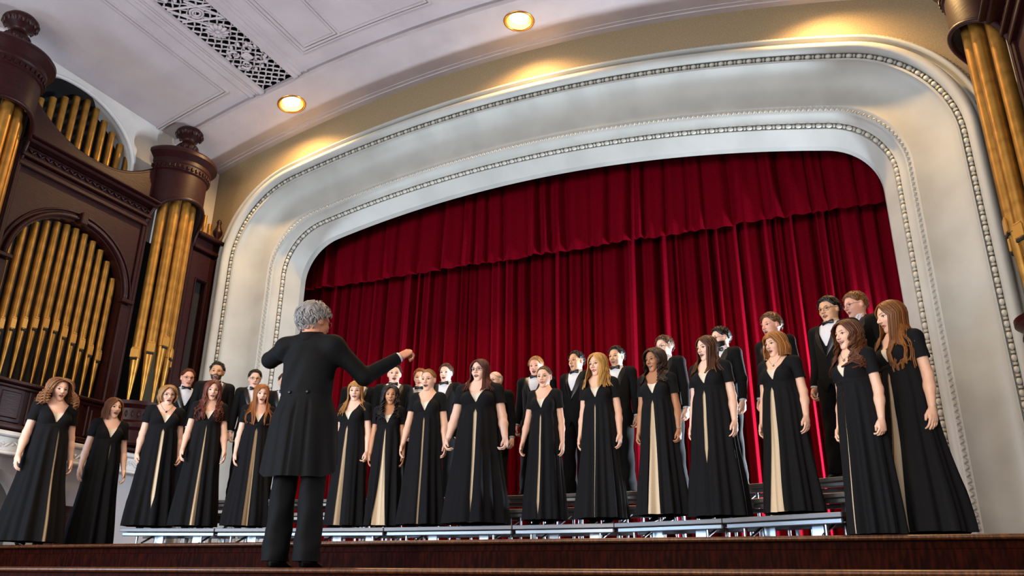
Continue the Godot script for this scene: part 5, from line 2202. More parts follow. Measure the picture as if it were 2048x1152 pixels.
func woman(P: Dictionary) -> void:
	var rng := RandomNumberGenerator.new()
	rng.seed = P.sd
	P.sex = "f"
	P.group = "women of the choir"
	var t := figure(P)
	var ps := pose_of(P)
	var k := face_scale(P, RF.hs)
	obj("body", body_mesh(P, PR.f_body0 if P.sd % 3 != 0 else PR.f_body1, RF, ps, k), M.skin, t)
	obj("hair", make_hair(P, RF.N, ps.head, k, f_torso, ps.wide, ps.deep, rng), M.hair, t)
	var dress := Node3D.new()
	dress.name = "dress"
	t.add_child(dress)
	obj("bodice", posed(PR.bodice, RF, ps), M.dress, dress)
	obj("chest_inset", posed(PR.inset, RF, ps), M.cream, dress)
	skirt(P, dress, ps.wide, ps.deep, rng)
	for sd in [-1.0, 1.0]:
		obj("shoe", shoe(Vector3(sd * 0.075, 0, 0.03), 0.82), M.shoe, t)
	if P.get("glasses", "") != "":
		var g := MB.new()
		glasses(g, RF.N, ps.head, k, P.glasses == "round")
		obj("glasses", g, M[P.get("frame", "dark_frame")], t)
	if P.get("necklace", false):
		var nk := MB.new()
		var pts := PackedVector3Array()
		var rad := PackedFloat32Array()
		for i in 21:
			var a := lerpf(-1.0, 1.0, i / 20.0)
			var x := a * 0.062
			var y := 1.315 + 0.085 * a * a
			var z := 0.14
			for it in 14:
				z -= f_torso(Vector3(x, y, z)) - 0.003
			pts.append(Vector3(x * ps.wide, y, (z + 0.01) * ps.deep - 0.01))
			rad.append(0.0013)
		nk.tube(pts, rad, 5)
		nk.lathe([Vector2(0.001, -0.012), Vector2(0.010, -0.004), Vector2(0.010, 0.004), Vector2(0.001, 0.012)], 10, pts[10] + Vector3(0, -0.012, 0.003))
		obj("necklace", nk, M.dark_frame if P.get("pendant", "") == "dark" else M.chrome, t)
	if P.get("bracelet", 0) != 0:
		var br := MB.new()
		var sg: float = P.bracelet
		var rg := MB.new()
		var bp := PackedVector3Array()
		var b2 := Vector3(0.8660254 * 1.0, 0.5 * sg, 0)
		for i in 13:
			var a := TAU * i / 12.0
			var W := Vector3(FW.x * sg, FW.y, FW.z) - Vector3(ARM.x * sg, ARM.y, 0) * 0.01
			bp.append(W + (Vector3(0.866, 0.5 * sg, 0) * cos(a) + Vector3(0, 0, 1) * sin(a)) * 0.027)
		var pr := {"v": bp, "wa": PackedFloat32Array(), "we": PackedFloat32Array(), "wh": PackedFloat32Array()}
		for i in 13:
			pr.wa.append(1.0)
			pr.we.append(1.0)
			pr.wh.append(0.0)
		bp = pose_points(pr, RF, ps)
		var rr := PackedFloat32Array()
		rr.resize(13)
		rr.fill(0.0035)
		br.tube(bp, rr, 6)
		obj("bracelet", br, M.chrome, t)

func shoe(at: Vector3, k: float) -> MB:
	var mb := MB.new()
	var rows := []
	for i in 11:
		var f := i / 10.0
		var z := lerpf(-0.085, 0.165, f) * k
		var w := (0.036 + 0.012 * sin(f * PI)) * k * pow(maxf(1.0 - pow(absf(f * 2 - 1), 5.0), 0.0), 0.5)
		var h := lerpf(0.075, 0.035, smoothstep(0.2, 0.75, f)) * k * pow(maxf(1.0 - pow(f, 8.0), 0.0), 0.5)
		var row := PackedVector3Array()
		for j in 12:
			var a := TAU * j / 12.0
			row.append(at + Vector3(cos(a) * w, maxf(0.0, h * 0.5 + sin(a) * h * 0.55), z))
		rows.append(row)
	rows.reverse()
	mb.grid(rows, true)
	return mb

func skirt(P: Dictionary, parent: Node3D, wide: float, deep: float, rng: RandomNumberGenerator) -> void:
	var lift: float = P.get("hem", 0.035)
	var slit: Array = P.get("slit", [0.008, 0.03, 1.0])   # half width at top, at hem, exponent
	var off: float = P.get("slit_turn", 0.0)
	var n1 := rng.randi_range(8, 10)
	var n2 := rng.randi_range(13, 16)
	var p1 := rng.randf_range(0, TAU)
	var p2 := rng.randf_range(0, TAU)
	var rad := func(th: float, y: float, o: float) -> Vector3:
		var f := clampf((1.145 - y) / (1.145 - lift), 0.0, 1.0)
		var rx := lerpf(0.137, 0.158, smoothstep(0.0, 0.13, f))
		rx = lerpf(rx, 0.172, smoothstep(0.08, 0.30, f))
		rx = lerpf(rx, P.get("flare", 0.235), smoothstep(0.2, 1.0, f) * 0.45 + 0.55 * f * smoothstep(0.15, 1.0, f))
		var rz := lerpf(0.108, 0.125, smoothstep(0.0, 0.13, f))
		rz = lerpf(rz, 0.145, smoothstep(0.08, 0.30, f))
		rz = lerpf(rz, P.get("flare", 0.235) * 0.92, smoothstep(0.2, 1.0, f) * 0.45 + 0.55 * f * smoothstep(0.15, 1.0, f))
		var am := 0.007 * smoothstep(0.0, 0.08, f) + 0.036 * pow(f, 1.1)
		var w1 := cos(n1 * th + p1 + 0.4 * sin(th + f))
		var w2 := cos(n2 * th + p2 - 0.5 * f)
		var fo := am * (0.62 * (1.0 - 2.0 * pow(absf(sin((n1 * th + p1) * 0.5 + 0.2 * sin(th * 2.0 + f * 2.0))), 0.7)) + 0.38 * w2)
		var x := sin(th) * (rx * wide + fo + o)
		var z := cos(th) * (rz * deep + fo + o)
		# bust and seat
		z += 0.012 * (1.0 - smoothstep(0.0, 0.25, f)) * cos(th)
		return Vector3(x, y, z - 0.006)
	var sk := MB.new()
	var rows := []
	var pn := MB.new()
	var prow := []
	var ed := MB.new()
	for i in 27:
		var f := i / 26.0
		var y := lerpf(1.15, lift, f)
		var ff := pow(f, slit[2])
		var hw: float = 0.0 if f < 0.04 else lerpf(slit[0], slit[1], ff)
		if slit.size() > 3 and f > slit[3]:
			hw *= maxf(0.0, 1.0 - (f - slit[3]) / 0.12)
		var rf: float = rad.call(off, y, 0.0).length()
		var rr := Vector2(rad.call(off, y, 0.0).x, rad.call(off, y, 0.0).z).length()
		var g := maxf(hw / rr, 0.002)
		var row := PackedVector3Array()
		for j in 97:
			var th := off + lerpf(g, TAU - g, j / 96.0)
			row.append(rad.call(th, y, 0.0))
		rows.append(row)
		var pr := PackedVector3Array()
		for j in 9:
			var th := off + lerpf(-g - 0.10, g + 0.10, j / 8.0)
			var q: Vector3 = rad.call(th, y, -0.007 - 0.003 * absf(j - 4.0))
			pr.append(q)
		prow.append(pr)
	sk.grid(rows)
	obj("skirt", sk, M.dress, parent)
	pn.grid(prow)
	obj("skirt_panel", pn, M.champagne, parent)
	# seam band under the bust
	var bd := MB.new()
	var r0 := PackedVector3Array()
	var r1 := PackedVector3Array()
	var r2 := PackedVector3Array()
	for j in 49:
		var th := TAU * j / 48.0
		r0.append(rad.call(th, 1.150, 0.002))
		r1.append(rad.call(th, 1.138, 0.006))
		r2.append(rad.call(th, 1.122, 0.002))
	bd.grid([r0, r1, r2])
	obj("seam_band", bd, M.dress, parent)

func trousers(wide: float, rng: RandomNumberGenerator) -> MB:
	var mb := MB.new()
	for s in [-1.0, 1.0]:
		var rows := []
		for i in 25:
			var f := i / 24.0
			var y := lerpf(0.93, 0.045, f)
			var rx := lerpf(0.098, 0.078, smoothstep(0.0, 0.5, f)) + 0.004 * smoothstep(0.55, 1.0, f)
			var rz := lerpf(0.115, 0.085, smoothstep(0.0, 0.5, f)) + 0.014 * smoothstep(0.6, 1.0, f)
			var cx: float = s * lerpf(0.088, 0.105, f)
			var cz := 0.012 * sin(f * PI) + 0.012 * f
			var row := PackedVector3Array()
			for j in 20:
				var a := TAU * j / 20.0
				var cr := 0.010 * pow(absf(sin(a)), 9.0)
				var wr := 0.0035 * sin(y * 60.0 + a * 2.0 + s) * smoothstep(0.62, 0.95, f) + 0.004 * sin(y * 23.0 + a * 3.0)
				row.append(Vector3((cx + cos(a) * (rx + wr)) * wide, y, cz + sin(a) * (rz + cr + wr)))
			rows.append(row)
		rows.reverse()
		mb.grid(rows, true)
	mb.lathe([Vector2(0.06, 0.80), Vector2(0.15, 0.86), Vector2(0.165, 0.93), Vector2(0.155, 1.02)], 24, Vector3.ZERO, Basis.from_scale(Vector3(wide, 1, 0.68)))
	return mb

func surf_z(f: Callable, x: float, y: float) -> float:
	var z := 0.2
	for i in 14:
		z -= f.call(Vector3(x, y, z))
	return z

func lapels(ps: Dictionary) -> MB:
	var mb := MB.new()
	for s in [-1.0, 1.0]:
		var rows := []
		for i in 11:
			var f := i / 10.0
			var y := lerpf(1.105, 1.475, f)
			var xi := (y - 1.10) / 4.0
			var wd := 0.058 * sin(clampf(f * 1.15, 0.0, 1.0) * PI * 0.62) if f < 0.82 else 0.045
			var row := PackedVector3Array()
			for j in 4:
				var x := xi - 0.004 + wd * j / 3.0
				var z := surf_z(m_torso, x, y) + (0.007 if j < 3 else 0.002) + 0.002
				row.append(Vector3(s * x * ps.wide, y, (z + 0.01) * ps.deep - 0.01))
			if s < 0:
				row.reverse()
			rows.append(row)
		mb.grid(rows)
	return mb

func man(P: Dictionary) -> void:
	var rng := RandomNumberGenerator.new()
	rng.seed = P.sd
	P.sex = "m"
	P.group = "men of the choir"
	var t := figure(P)
	var ps := pose_of(P)
	var k := face_scale(P, RM.hs)
	obj("body", body_mesh(P, PR.m_body, RM, ps, k), M.skin, t)
	obj("hair", make_hair(P, RM.N, ps.head, k, m_torso, ps.wide, ps.deep, rng), M.hair, t)
	var cloth: Material = M[P.get("suit", "suit")]
	var jk := obj("jacket", posed(PR.jacket, RM, ps), cloth, t)
	obj("lapels", lapels(ps), M.satin, jk)
	obj("shirt", posed(PR.shirt, RM, ps), M.shirt, t)
	if P.get("vest", false):
		obj("waistcoat", posed(PR.vest, RM, ps), cloth, t)
	shirt_collar(t, ps, P.get("tie", "bow"))
	obj("trousers", trousers(ps.wide, rng), cloth, t)
	for sd in [-1.0, 1.0]:
		obj("shoe", shoe(Vector3(sd * 0.105, 0, 0.045), 1.05), M.shoe, t)
	cuffs(t, ps)
	if P.get("glasses", "") != "":
		var g := MB.new()
		glasses(g, RM.N, ps.head, k, P.glasses == "round")
		obj("glasses", g, M[P.get("frame", "dark_frame")], t)

func shirt_collar(t: Node3D, ps: Dictionary, tie: String) -> void:
	var c := MB.new()
	var rows := []
	for i in 3:
		var row := PackedVector3Array()
		for j in 25:
			var a := lerpf(0.16, TAU - 0.16, j / 24.0)
			var y := 1.478 + 0.024 * i + 0.012 * cos(a) * -1.0 + (0.006 if i > 0 else 0.0)
			var r := 0.066 - 0.002 * i
			row.append(Vector3(sin(a) * r, y, cos(a) * r * 1.02 - 0.016))
		rows.append(row)
	c.grid(rows)
	for s in [-1.0, 1.0]:
		c.tri(Vector3(s * 0.012, 1.512, 0.053), Vector3(s * 0.045, 1.475, 0.052), Vector3(s * 0.050, 1.520, 0.034))
	obj("collar", c, M.shirt, t)
	var b := MB.new()
	if tie == "bow":
		for s in [-1.0, 1.0]:
			var rows2 := []
			for i in 6:
				var f := i / 5.0
				var h := lerpf(0.008, 0.027, pow(f, 0.7)) * (1.0 if i < 5 else 0.9)
				var d := (0.008 + 0.004 * sin(f * PI)) * (1.0 if i < 5 else 0.3)
				var row := PackedVector3Array()
				for j in 8:
					var a := TAU * j / 8.0
					row.append(Vector3(s * (0.006 + 0.056 * f), 1.482 + sin(a) * h, 0.068 + cos(a) * d - 0.012 * f))
				rows2.append(row)
			if s > 0:
				rows2.reverse()
			b.grid(rows2, true)
		b.box(Vector3(0, 1.482, 0.072), Vector3(0.018, 0.022, 0.016), Basis.IDENTITY, 0.004)
		obj("bow_tie", b, M.satin, t)
	else:
		var z0 := surf_z(m_shirt, 0.0, 1.40)
		b.box(Vector3(0, 1.478, 0.066), Vector3(0.032, 0.03, 0.02), Basis.IDENTITY, 0.006)
		b.box(Vector3(0, 1.33, surf_z(m_shirt, 0.0, 1.33) + 0.006), Vector3(0.05, 0.27, 0.01), Basis(Vector3(1, 0, 0), -0.16), 0.003)
		obj("necktie", b, M.grey_tie, t)

func cuffs(t: Node3D, ps: Dictionary) -> void:
	for sg in [-1.0, 1.0]:
		var rows := []
		for i in 2:
			var pts := PackedVector3Array()
			for j in 15:
				var a := TAU * j / 14.0
				var A := Vector3(ARM.x * sg, ARM.y, 0)
				var W := Vector3(MS.x * sg, MS.y, MS.z) + A * (0.525 + 0.024 * i)
				pts.append(W + (Vector3(0.866, 0.5 * sg, 0) * cos(a) + Vector3(0, 0, 1) * sin(a)) * 0.036)
			var pr := {"v": pts, "wa": PackedFloat32Array(), "we": PackedFloat32Array(), "wh": PackedFloat32Array()}
			for j in 15:
				pr.wa.append(1.0)
				pr.we.append(1.0)
				pr.wh.append(0.0)
			rows.append(pose_points(pr, RM, ps))
		var mb := MB.new()
		mb.grid(rows)
		obj("cuff", mb, M.shirt, t)

func people_materials() -> void:
	M.skin = mat(Color.WHITE, 0.5)
	M.skin.vertex_color_use_as_albedo = true
	M.skin.subsurf_scatter_enabled = true
	M.skin.subsurf_scatter_strength = 0.12
	M.hair = mat(Color.WHITE, 0.5)
	M.hair.vertex_color_use_as_albedo = true
	var weave := noise_image(128, 0.15, 41, 3)
	M.dress = tri_tex(mat(Color.WHITE, 0.88), ramp_tex(weave, Color(0.056, 0.056, 0.064), Color(0.097, 0.097, 0.107)), Vector3(9, 9, 9), bump_tex(weave, 2.0), 0.2)
	M.suit = tri_tex(mat(Color.WHITE, 0.88), ramp_tex(weave, Color(0.036, 0.035, 0.037), Color(0.066, 0.064, 0.066)), Vector3(9, 9, 9), bump_tex(weave, 2.0), 0.2)
	M.suit_blue = tri_tex(mat(Color.WHITE, 0.8), ramp_tex(weave, Color(0.024, 0.026, 0.032), Color(0.046, 0.05, 0.06)), Vector3(9, 9, 9), bump_tex(weave, 2.0), 0.2)
	for q in [M.dress, M.suit, M.suit_blue]:
		q.metallic_specular = 0.3
	M.satin = mat(Color(0.035, 0.035, 0.04), 0.35)
	M.champagne = tri_tex(mat(Color.WHITE, 0.55), ramp_tex(weave, Color(0.77, 0.68, 0.55), Color(0.82, 0.74, 0.62)), Vector3(6, 6, 6), null)
	M.cream = mat(Color(0.86, 0.81, 0.73), 0.6)
	M.shirt = mat(Color(0.86, 0.86, 0.88), 0.7)
	M.shoe = mat(Color(0.03, 0.03, 0.032), 0.25)
	M.dark_frame = mat(Color(0.03, 0.025, 0.025), 0.3)
	M.metal_frame = mat(Color(0.55, 0.55, 0.56), 0.3, 0.8)
	M.grey_tie = mat(Color(0.45, 0.45, 0.48), 0.5)
# ------------------------------------------------------------------ conductor
var cj := {}

func c_arm(p: Vector3, r0: float, r1: float, r2: float) -> float:
	var d := 9.0
	for a in [cj.r, cj.l]:
		var g := cap(p, a[0], a[1], r0, r1)
		g = smin(g, cap(p, a[1], a[2], r1, r2), 0.02)
		d = minf(d, g)
	return d

func c_jacket(p: Vector3) -> float:
	var d := m_torso(Vector3(p.x * 0.92, p.y, p.z * 0.93))
	# folds of cloth running from the raised shoulder across the back
	var fold := 0.0
	if p.z < -0.02 and p.y > 1.02 and p.y < 1.46:
		var u := p.x * 0.82 + (p.y - 1.2) * 0.45
		fold = 0.008 * sin(u * 46.0) * smoothstep(0.0, 0.10, p.x + 0.05) * smoothstep(1.02, 1.15, p.y) * smoothstep(1.46, 1.38, p.y)
	return smin(d, c_arm(p, 0.064, 0.058, 0.043), 0.06) + fold

func c_body(p: Vector3) -> float:
	var d := m_torso(p) + 0.04
	d = smin(d, cap(p, Vector3(0, 1.45, -0.028), Vector3(0, 1.58, -0.01), 0.068, 0.062), 0.05)
	return smin(d, c_arm(p, 0.036, 0.034, 0.028), 0.03)

func c_clip(p: Vector3) -> float:
	var f := p.y - 1.06
	if p.z > 0.0:
		f = minf(f, 1.10 + absf(p.x) * 2.4 - p.y)
	if p.y > 1.42 and absf(p.x) < 0.15:
		f = minf(f, Vector2(p.x / 0.078, (p.z + 0.02) / 0.085).length() - 1.0)
	for a in [cj.r, cj.l]:
		var ax: Vector3 = (a[2] - a[1]).normalized()
		var s: float = (p - a[1]).dot(ax)
		if (p - a[1] - ax * s).length() < 0.09 and s > 0.05:
			f = minf(f, a[1].distance_to(a[2]) - 0.012 - s)
	return f

func conductor() -> void:
	var rng := RandomNumberGenerator.new()
	rng.seed = 901
	cj = {"r": [Vector3(-0.172, 1.425, -0.022), Vector3(-0.355, 1.235, 0.11), Vector3(-0.545, 1.405, 0.25)], "l": [Vector3(0.172, 1.425, -0.022), Vector3(0.365, 1.390, 0.14), Vector3(0.30, 1.52, 0.365)]}
	var P := {"sex": "m", "label": "grey-haired conductor in black tailcoat seen from behind with raised arms", "at": Vector3(0.295, -0.23, 1.15), "turn": 193.0, "h": 1.80, "group": "", "skin": Color(0.80, 0.56, 0.45), "hair_col": Color(0.52, 0.51, 0.51), "open": 0.005, "jaw": 1.12, "hair": {"kind": "short", "thick": 0.024, "front": 48.0, "nape": 16.0, "n": 300, "tuft": 0.055, "messy": 0.7}}
	var t := figure(P)
	var hb := Basis(Vector3.UP, deg_to_rad(-24.0)) * Basis(Vector3(1, 0, 0), deg_to_rad(2.0))
	var N := Vector3(0, 1.528, 0.0)
	var k := Vector3(1.14, 1.08, 1.12)
	var mb := snet(c_body, axis(-0.6, 0.42, 0.016), axis(1.0, 1.60, 0.016), axis(-0.16, 0.42, 0.016))
	# hands
	var pinch := hand_mesh([52, 58, 30], 0.0, [Vector3(-0.004, -0.028, 0.030), Vector3(-0.030, -0.058, 0.036), Vector3(-0.048, -0.082, 0.022)], 0.004)
	for q in [[cj.r, -1.0, Vector3(0.25, -0.85, 0.35)], [cj.l, 1.0, Vector3(-0.5, -0.7, 0.3)]]:
		var a: Array = q[0]
		var y: Vector3 = (a[1] - a[2]).normalized()
		var pn: Vector3 = q[2]               # palm normal
		var x := -(pn - y * pn.dot(y)).normalized()
		var z := x.cross(y)
		if q[1] < 0:
			z = -z
		var k0 := mb.v.size()
		for p in pinch.v:
			mb.v.append(a[2] + (x * p.x + y * p.y + z * p.z) * 1.14)
		for i in range(0, pinch.ix.size(), 3):
			if q[1] > 0:
				mb.ix.append_array([pinch.ix[i] + k0, pinch.ix[i + 1] + k0, pinch.ix[i + 2] + k0])
			else:
				mb.ix.append_array([pinch.ix[i] + k0, pinch.ix[i + 2] + k0, pinch.ix[i + 1] + k0])
	mb.use_c = true
	var c := lin(P.skin)
	mb.c.resize(mb.v.size())
	mb.c.fill(c)
	var hd := skin_head(head_of(P), N, hb, k, P)
	var k1 := mb.v.size()
	mb.v.append_array(hd.v)
	mb.c.append_array(hd.c)
	for i in hd.ix:
		mb.ix.append(i + k1)
	mb.smooth()
	obj("body", mb, M.skin, t)
	obj("hair", make_hair(P, N, hb, k, m_torso, 1.0, 1.0, rng), M.hair, t)
	var coat := Node3D.new()
	coat.name = "tailcoat"
	t.add_child(coat)
	var ja := clip(snet(c_jacket, axis(-0.62, 0.46, 0.011), axis(0.98, 1.53, 0.011), axis(-0.19, 0.44, 0.011)), c_clip)
	ja.smooth()
	obj("coat_body", ja, M.suit_blue, coat)
	# tails
	var rows := []
	for i in 22:
		var f := i / 21.0
		var y := lerpf(1.085, 0.545, f)
		var row := PackedVector3Array()
		for j in 91:
			var th := deg_to_rad(lerpf(-118, 118, j / 90.0))
			var rx := lerpf(0.176, 0.215, smoothstep(0.0, 0.35, f)) + 0.035 * f
			var rz := lerpf(0.128, 0.165, smoothstep(0.0, 0.35, f)) + 0.02 * f
			var fo := 0.010 * f * sin(th * 9.0 + f) + 0.012 * f * sin(th * 4.0 + 1.0)
			# side pleats and middle vent
			fo -= 0.012 * smoothstep(0.02, 0.2, f) * exp(-pow((absf(th) - 0.42) / 0.05, 2.0))
			fo -= 0.016 * smoothstep(0.05, 0.25, f) * exp(-pow(th / 0.035, 2.0))
			var yy := y + (0.05 * f * smoothstep(0.9, 2.0, absf(th)) * 2.0)
			row.append(Vector3(sin(th) * (rx + fo), yy, -cos(th) * (rz + fo)))
		rows.append(row)
	var tl := MB.new()
	tl.grid(rows)
	obj("tails", tl, M.suit_blue, coat)
	for s in [-1.0, 1.0]:
		var bt := MB.new()
		bt.lathe([Vector2(0.011, -0.004), Vector2(0.011, 0.002), Vector2(0.007, 0.005), Vector2(0.001, 0.006)], 12, Vector3(s * 0.062, 1.09, -0.128), Basis(Vector3(1, 0, 0), -PI / 2))
		obj("button", bt, M.satin, coat)
	var col := MB.new()
	var cr := []
	for i in 4:
		var row := PackedVector3Array()
		for j in 25:
			var a := lerpf(0.9, TAU - 0.9, j / 24.0)
			var r: float = [0.079, 0.076, 0.079, 0.092][i]
			var y: float = [1.455, 1.518, 1.526, 1.468][i] - 0.016 * cos(a) * -1.0
			row.append(Vector3(sin(a) * r, y, cos(a) * r - 0.022))
		cr.append(row)
	col.grid(cr)
	obj("coat_collar", col, M.suit, coat)
	var wc := MB.new()
	var wr := []
	for i in 3:
		var row := PackedVector3Array()
		for j in 25:
			var a := TAU * j / 24.0
			row.append(Vector3(sin(a) * (0.070 - 0.002 * i), 1.462 + 0.020 * i - 0.006 * cos(a), cos(a) * (0.072 - 0.002 * i) - 0.018))
		wr.append(row)
	wc.grid(wr)
	obj("collar", wc, M.shirt, t)
	for a in [cj.r, cj.l]:
		var cu := MB.new()
		var ax: Vector3 = (a[2] - a[1]).normalized()
		cu.tube(PackedVector3Array([a[2] - ax * 0.05, a[2] + ax * 0.006]), PackedFloat32Array([0.038, 0.036]), 14)
		obj("cuff", cu, M.shirt, t)
	obj("trousers", trousers(1.0, rng), M.suit_blue, t)
	for sd in [-1.0, 1.0]:
		obj("shoe", shoe(Vector3(sd * 0.105, 0, 0.045), 1.08), M.shoe, t)
	var g := MB.new()
	glasses(g, N, hb, k, false)
	obj("glasses", g, M.metal_frame, t)
func build_people() -> void:
	people_materials()
	make_protos()
	conductor()
	woman({"label": "woman with big curly light-brown hair at the far left of the choir", "at": Vector3(-3.973, 0.00, -0.190), "turn": 67.4, "head": 4.0, "h": 1.699, "sd": 10, "skin": Color(0.930, 0.755, 0.660), "hair_col": Color(0.600, 0.410, 0.260), "hair": {"kind": "curly", "len": 0.17, "amp": 0.017, "wave": 34.0, "vol": 0.046, "flare": 0.015, "face": 56.0, "n": 210, "w": 0.0065, "tip": 0.8, "fwd": 0.05}, "open": 0.007, "nod": -6.0, "wide": 1.10, "slit": [0.004, 0.016, 0.7], "slit_turn": 0.25, "flare": 0.26, "la": [7, -2, 10], "ra": [9, 2, 8]})
	woman({"label": "woman with chestnut shoulder-length hair second from the left on the stage floor", "at": Vector3(-3.977, 0.00, -0.900), "turn": 62.2, "head": 12.0, "h": 1.643, "sd": 11, "skin": Color(0.930, 0.755, 0.660), "hair_col": Color(0.420, 0.240, 0.130), "hair": {"kind": "bob", "len": 0.15, "vol": 0.016, "part": 10.0, "face": 54.0, "flare": 0.02}, "open": 0.008, "nod": -10.0, "slit": [0.006, 0.0, 1.0, 0.12], "slit_turn": 0.1, "la": [8, -2, 16], "ra": [9, -2, 14]})
	woman({"label": "woman with blond bob, glasses and dark pendant left end of riser", "at": Vector3(-3.421, 0.20, -1.124), "turn": 53.1, "head": 8.0, "h": 1.592, "sd": 12, "skin": Color(0.930, 0.755, 0.660), "hair_col": Color(0.620, 0.460, 0.270), "hair": {"kind": "bob", "len": 0.085, "vol": 0.020, "part": -14.0, "face": 58.0}, "open": 0.009, "tilt": 4.0, "wide": 1.12, "glasses": "box", "frame": "metal_frame", "necklace": true, "pendant": "dark", "slit": [0.012, 0.018, 0.8, 0.72], "slit_turn": -0.05, "fw": 1.05})
	woman({"label": "woman with long wavy auburn hair over both shoulders left of the conductor", "at": Vector3(-2.902, 0.20, -1.254), "turn": 44.3, "head": 6.0, "h": 1.635, "sd": 13, "skin": Color(0.930, 0.755, 0.660), "hair_col": Color(0.400, 0.170, 0.100), "hair": {"kind": "long", "len": 0.34, "amp": 0.014, "wave": 15.0, "vol": 0.016, "fwd": 0.06, "face": 50.0, "n": 170}, "open": 0.006, "slit": [0.003, 0.026, 1.0], "slit_turn": -0.05, "la": [8, 2, 16], "ra": [8, 2, 18]})
	woman({"label": "woman with long straight ginger hair just left of the conductor", "at": Vector3(-2.318, 0.20, -1.394), "turn": 43.1, "head": 8.0, "h": 1.571, "sd": 14, "skin": Color(0.930, 0.755, 0.660), "hair_col": Color(0.580, 0.340, 0.150), "hair": {"kind": "long", "len": 0.36, "vol": 0.010, "fwd": 0.06, "face": 48.0, "bangs": true, "bang_len": 62.0}, "open": 0.009, "slit": [0.010, 0.026, 1.0], "slit_turn": -0.05})
	woman({"label": "woman with straight blond hair and bangs just right of the conductor", "at": Vector3(-1.217, 0.20, -1.607), "turn": 6.7, "head": 20.0, "h": 1.559, "sd": 15, "skin": Color(0.930, 0.755, 0.660), "hair_col": Color(0.660, 0.470, 0.240), "hair": {"kind": "long", "len": 0.30, "vol": 0.010, "face": 60.0, "bangs": true, "bang_len": 72.0, "n": 120, "fwd": -0.02}, "open": 0.006, "slit": [0.008, 0.022, 1.0], "wide": 1.04, "flare": 0.205})
	woman({"label": "woman with long wavy black hair under the conductor's raised hand", "at": Vector3(-0.804, 0.20, -1.667), "turn": 24.1, "head": 10.0, "h": 1.492, "sd": 16, "skin": Color(0.790, 0.570, 0.420), "hair_col": Color(0.065, 0.050, 0.050), "hair": {"kind": "long", "len": 0.30, "amp": 0.020, "wave": 20.0, "vol": 0.022, "fwd": 0.05, "face": 56.0, "n": 170}, "open": 0.005, "slit": [0.006, 0.065, 1.5], "slit_turn": -0.12, "wide": 0.95, "flare": 0.20, "brow": Color(0.06, 0.05, 0.05)})
	woman({"label": "woman with blond hair pinned up singing with mouth wide open", "at": Vector3(-0.363, 0.20, -1.698), "turn": 15.4, "head": -8.0, "h": 1.636, "sd": 17, "skin": Color(0.910, 0.720, 0.610), "hair_col": Color(0.520, 0.370, 0.200), "hair": {"kind": "updo", "thick": 0.007}, "open": 0.011, "smile": 0.3, "nod": -3.0, "slit": [0.007, 0.007, 1.0], "la": [8, 0, 14], "ra": [9, 4, 10]})
	woman({"label": "broad woman with long dark-red hair and dark glasses in the middle", "at": Vector3(0.230, 0.20, -1.715), "turn": 11.7, "head": -14.0, "h": 1.693, "sd": 18, "skin": Color(0.930, 0.755, 0.660), "hair_col": Color(0.300, 0.110, 0.080), "hair": {"kind": "long", "len": 0.24, "vol": 0.014, "part": -12.0, "face": 54.0, "fwd": 0.02}, "open": 0.008, "wide": 1.24, "deep": 1.22, "glasses": "box", "nod": -8.0, "slit": [0.014, 0.008, 1.0, 0.8], "flare": 0.25, "fw": 1.05, "la": [9, 0, 12], "ra": [10, 2, 10]})
	woman({"label": "short woman with brown hair pinned up and a closed-mouth smile", "at": Vector3(0.942, 0.20, -1.723), "turn": 0.9, "head": 2.0, "h": 1.552, "sd": 19, "skin": Color(0.910, 0.720, 0.610), "hair_col": Color(0.270, 0.170, 0.110), "hair": {"kind": "updo", "thick": 0.007}, "open": 0.003, "smile": 0.5, "slit": [0.008, 0.011, 1.0, 0.85], "wide": 0.97, "hem": 0.06, "la": [6, -4, 12], "ra": [9, 4, 10]})
	woman({"label": "woman with long pale blond hair falling over both shoulders", "at": Vector3(1.511, 0.20, -1.704), "turn": -3.1, "head": -15.0, "h": 1.630, "sd": 20, "skin": Color(0.910, 0.720, 0.610), "hair_col": Color(0.740, 0.560, 0.300), "hair": {"kind": "long", "len": 0.25, "vol": 0.014, "part": 8.0, "fwd": 0.06, "face": 50.0, "flare": 0.04, "amp": 0.006, "wave": 8.0}, "open": 0.004, "slit": [0.007, 0.007, 1.0], "hem": 0.06})
	woman({"label": "woman with dark curly hair and a silver bracelet", "at": Vector3(2.098, 0.20, -1.594), "turn": -9.3, "head": -18.0, "h": 1.585, "sd": 21, "skin": Color(0.680, 0.470, 0.330), "hair_col": Color(0.170, 0.090, 0.060), "hair": {"kind": "long", "len": 0.24, "amp": 0.012, "wave": 22.0, "vol": 0.026, "part": 6.0, "face": 58.0, "n": 170}, "open": 0.007, "smile": 0.5, "slit": [0.006, 0.045, 1.0], "bracelet": 1, "hem": 0.07, "brow": Color(0.12, 0.08, 0.06)})
	woman({"label": "woman with long straight brown hair before the bearded man", "at": Vector3(2.609, 0.20, -1.447), "turn": -19.1, "head": -18.0, "h": 1.609, "sd": 22, "skin": Color(0.930, 0.755, 0.660), "hair_col": Color(0.300, 0.160, 0.080), "hair": {"kind": "long", "len": 0.27, "vol": 0.012, "part": -10.0, "face": 52.0, "fwd": 0.03}, "open": 0.008, "wide": 1.05, "slit": [0.010, 0.010, 1.0, 0.5]})
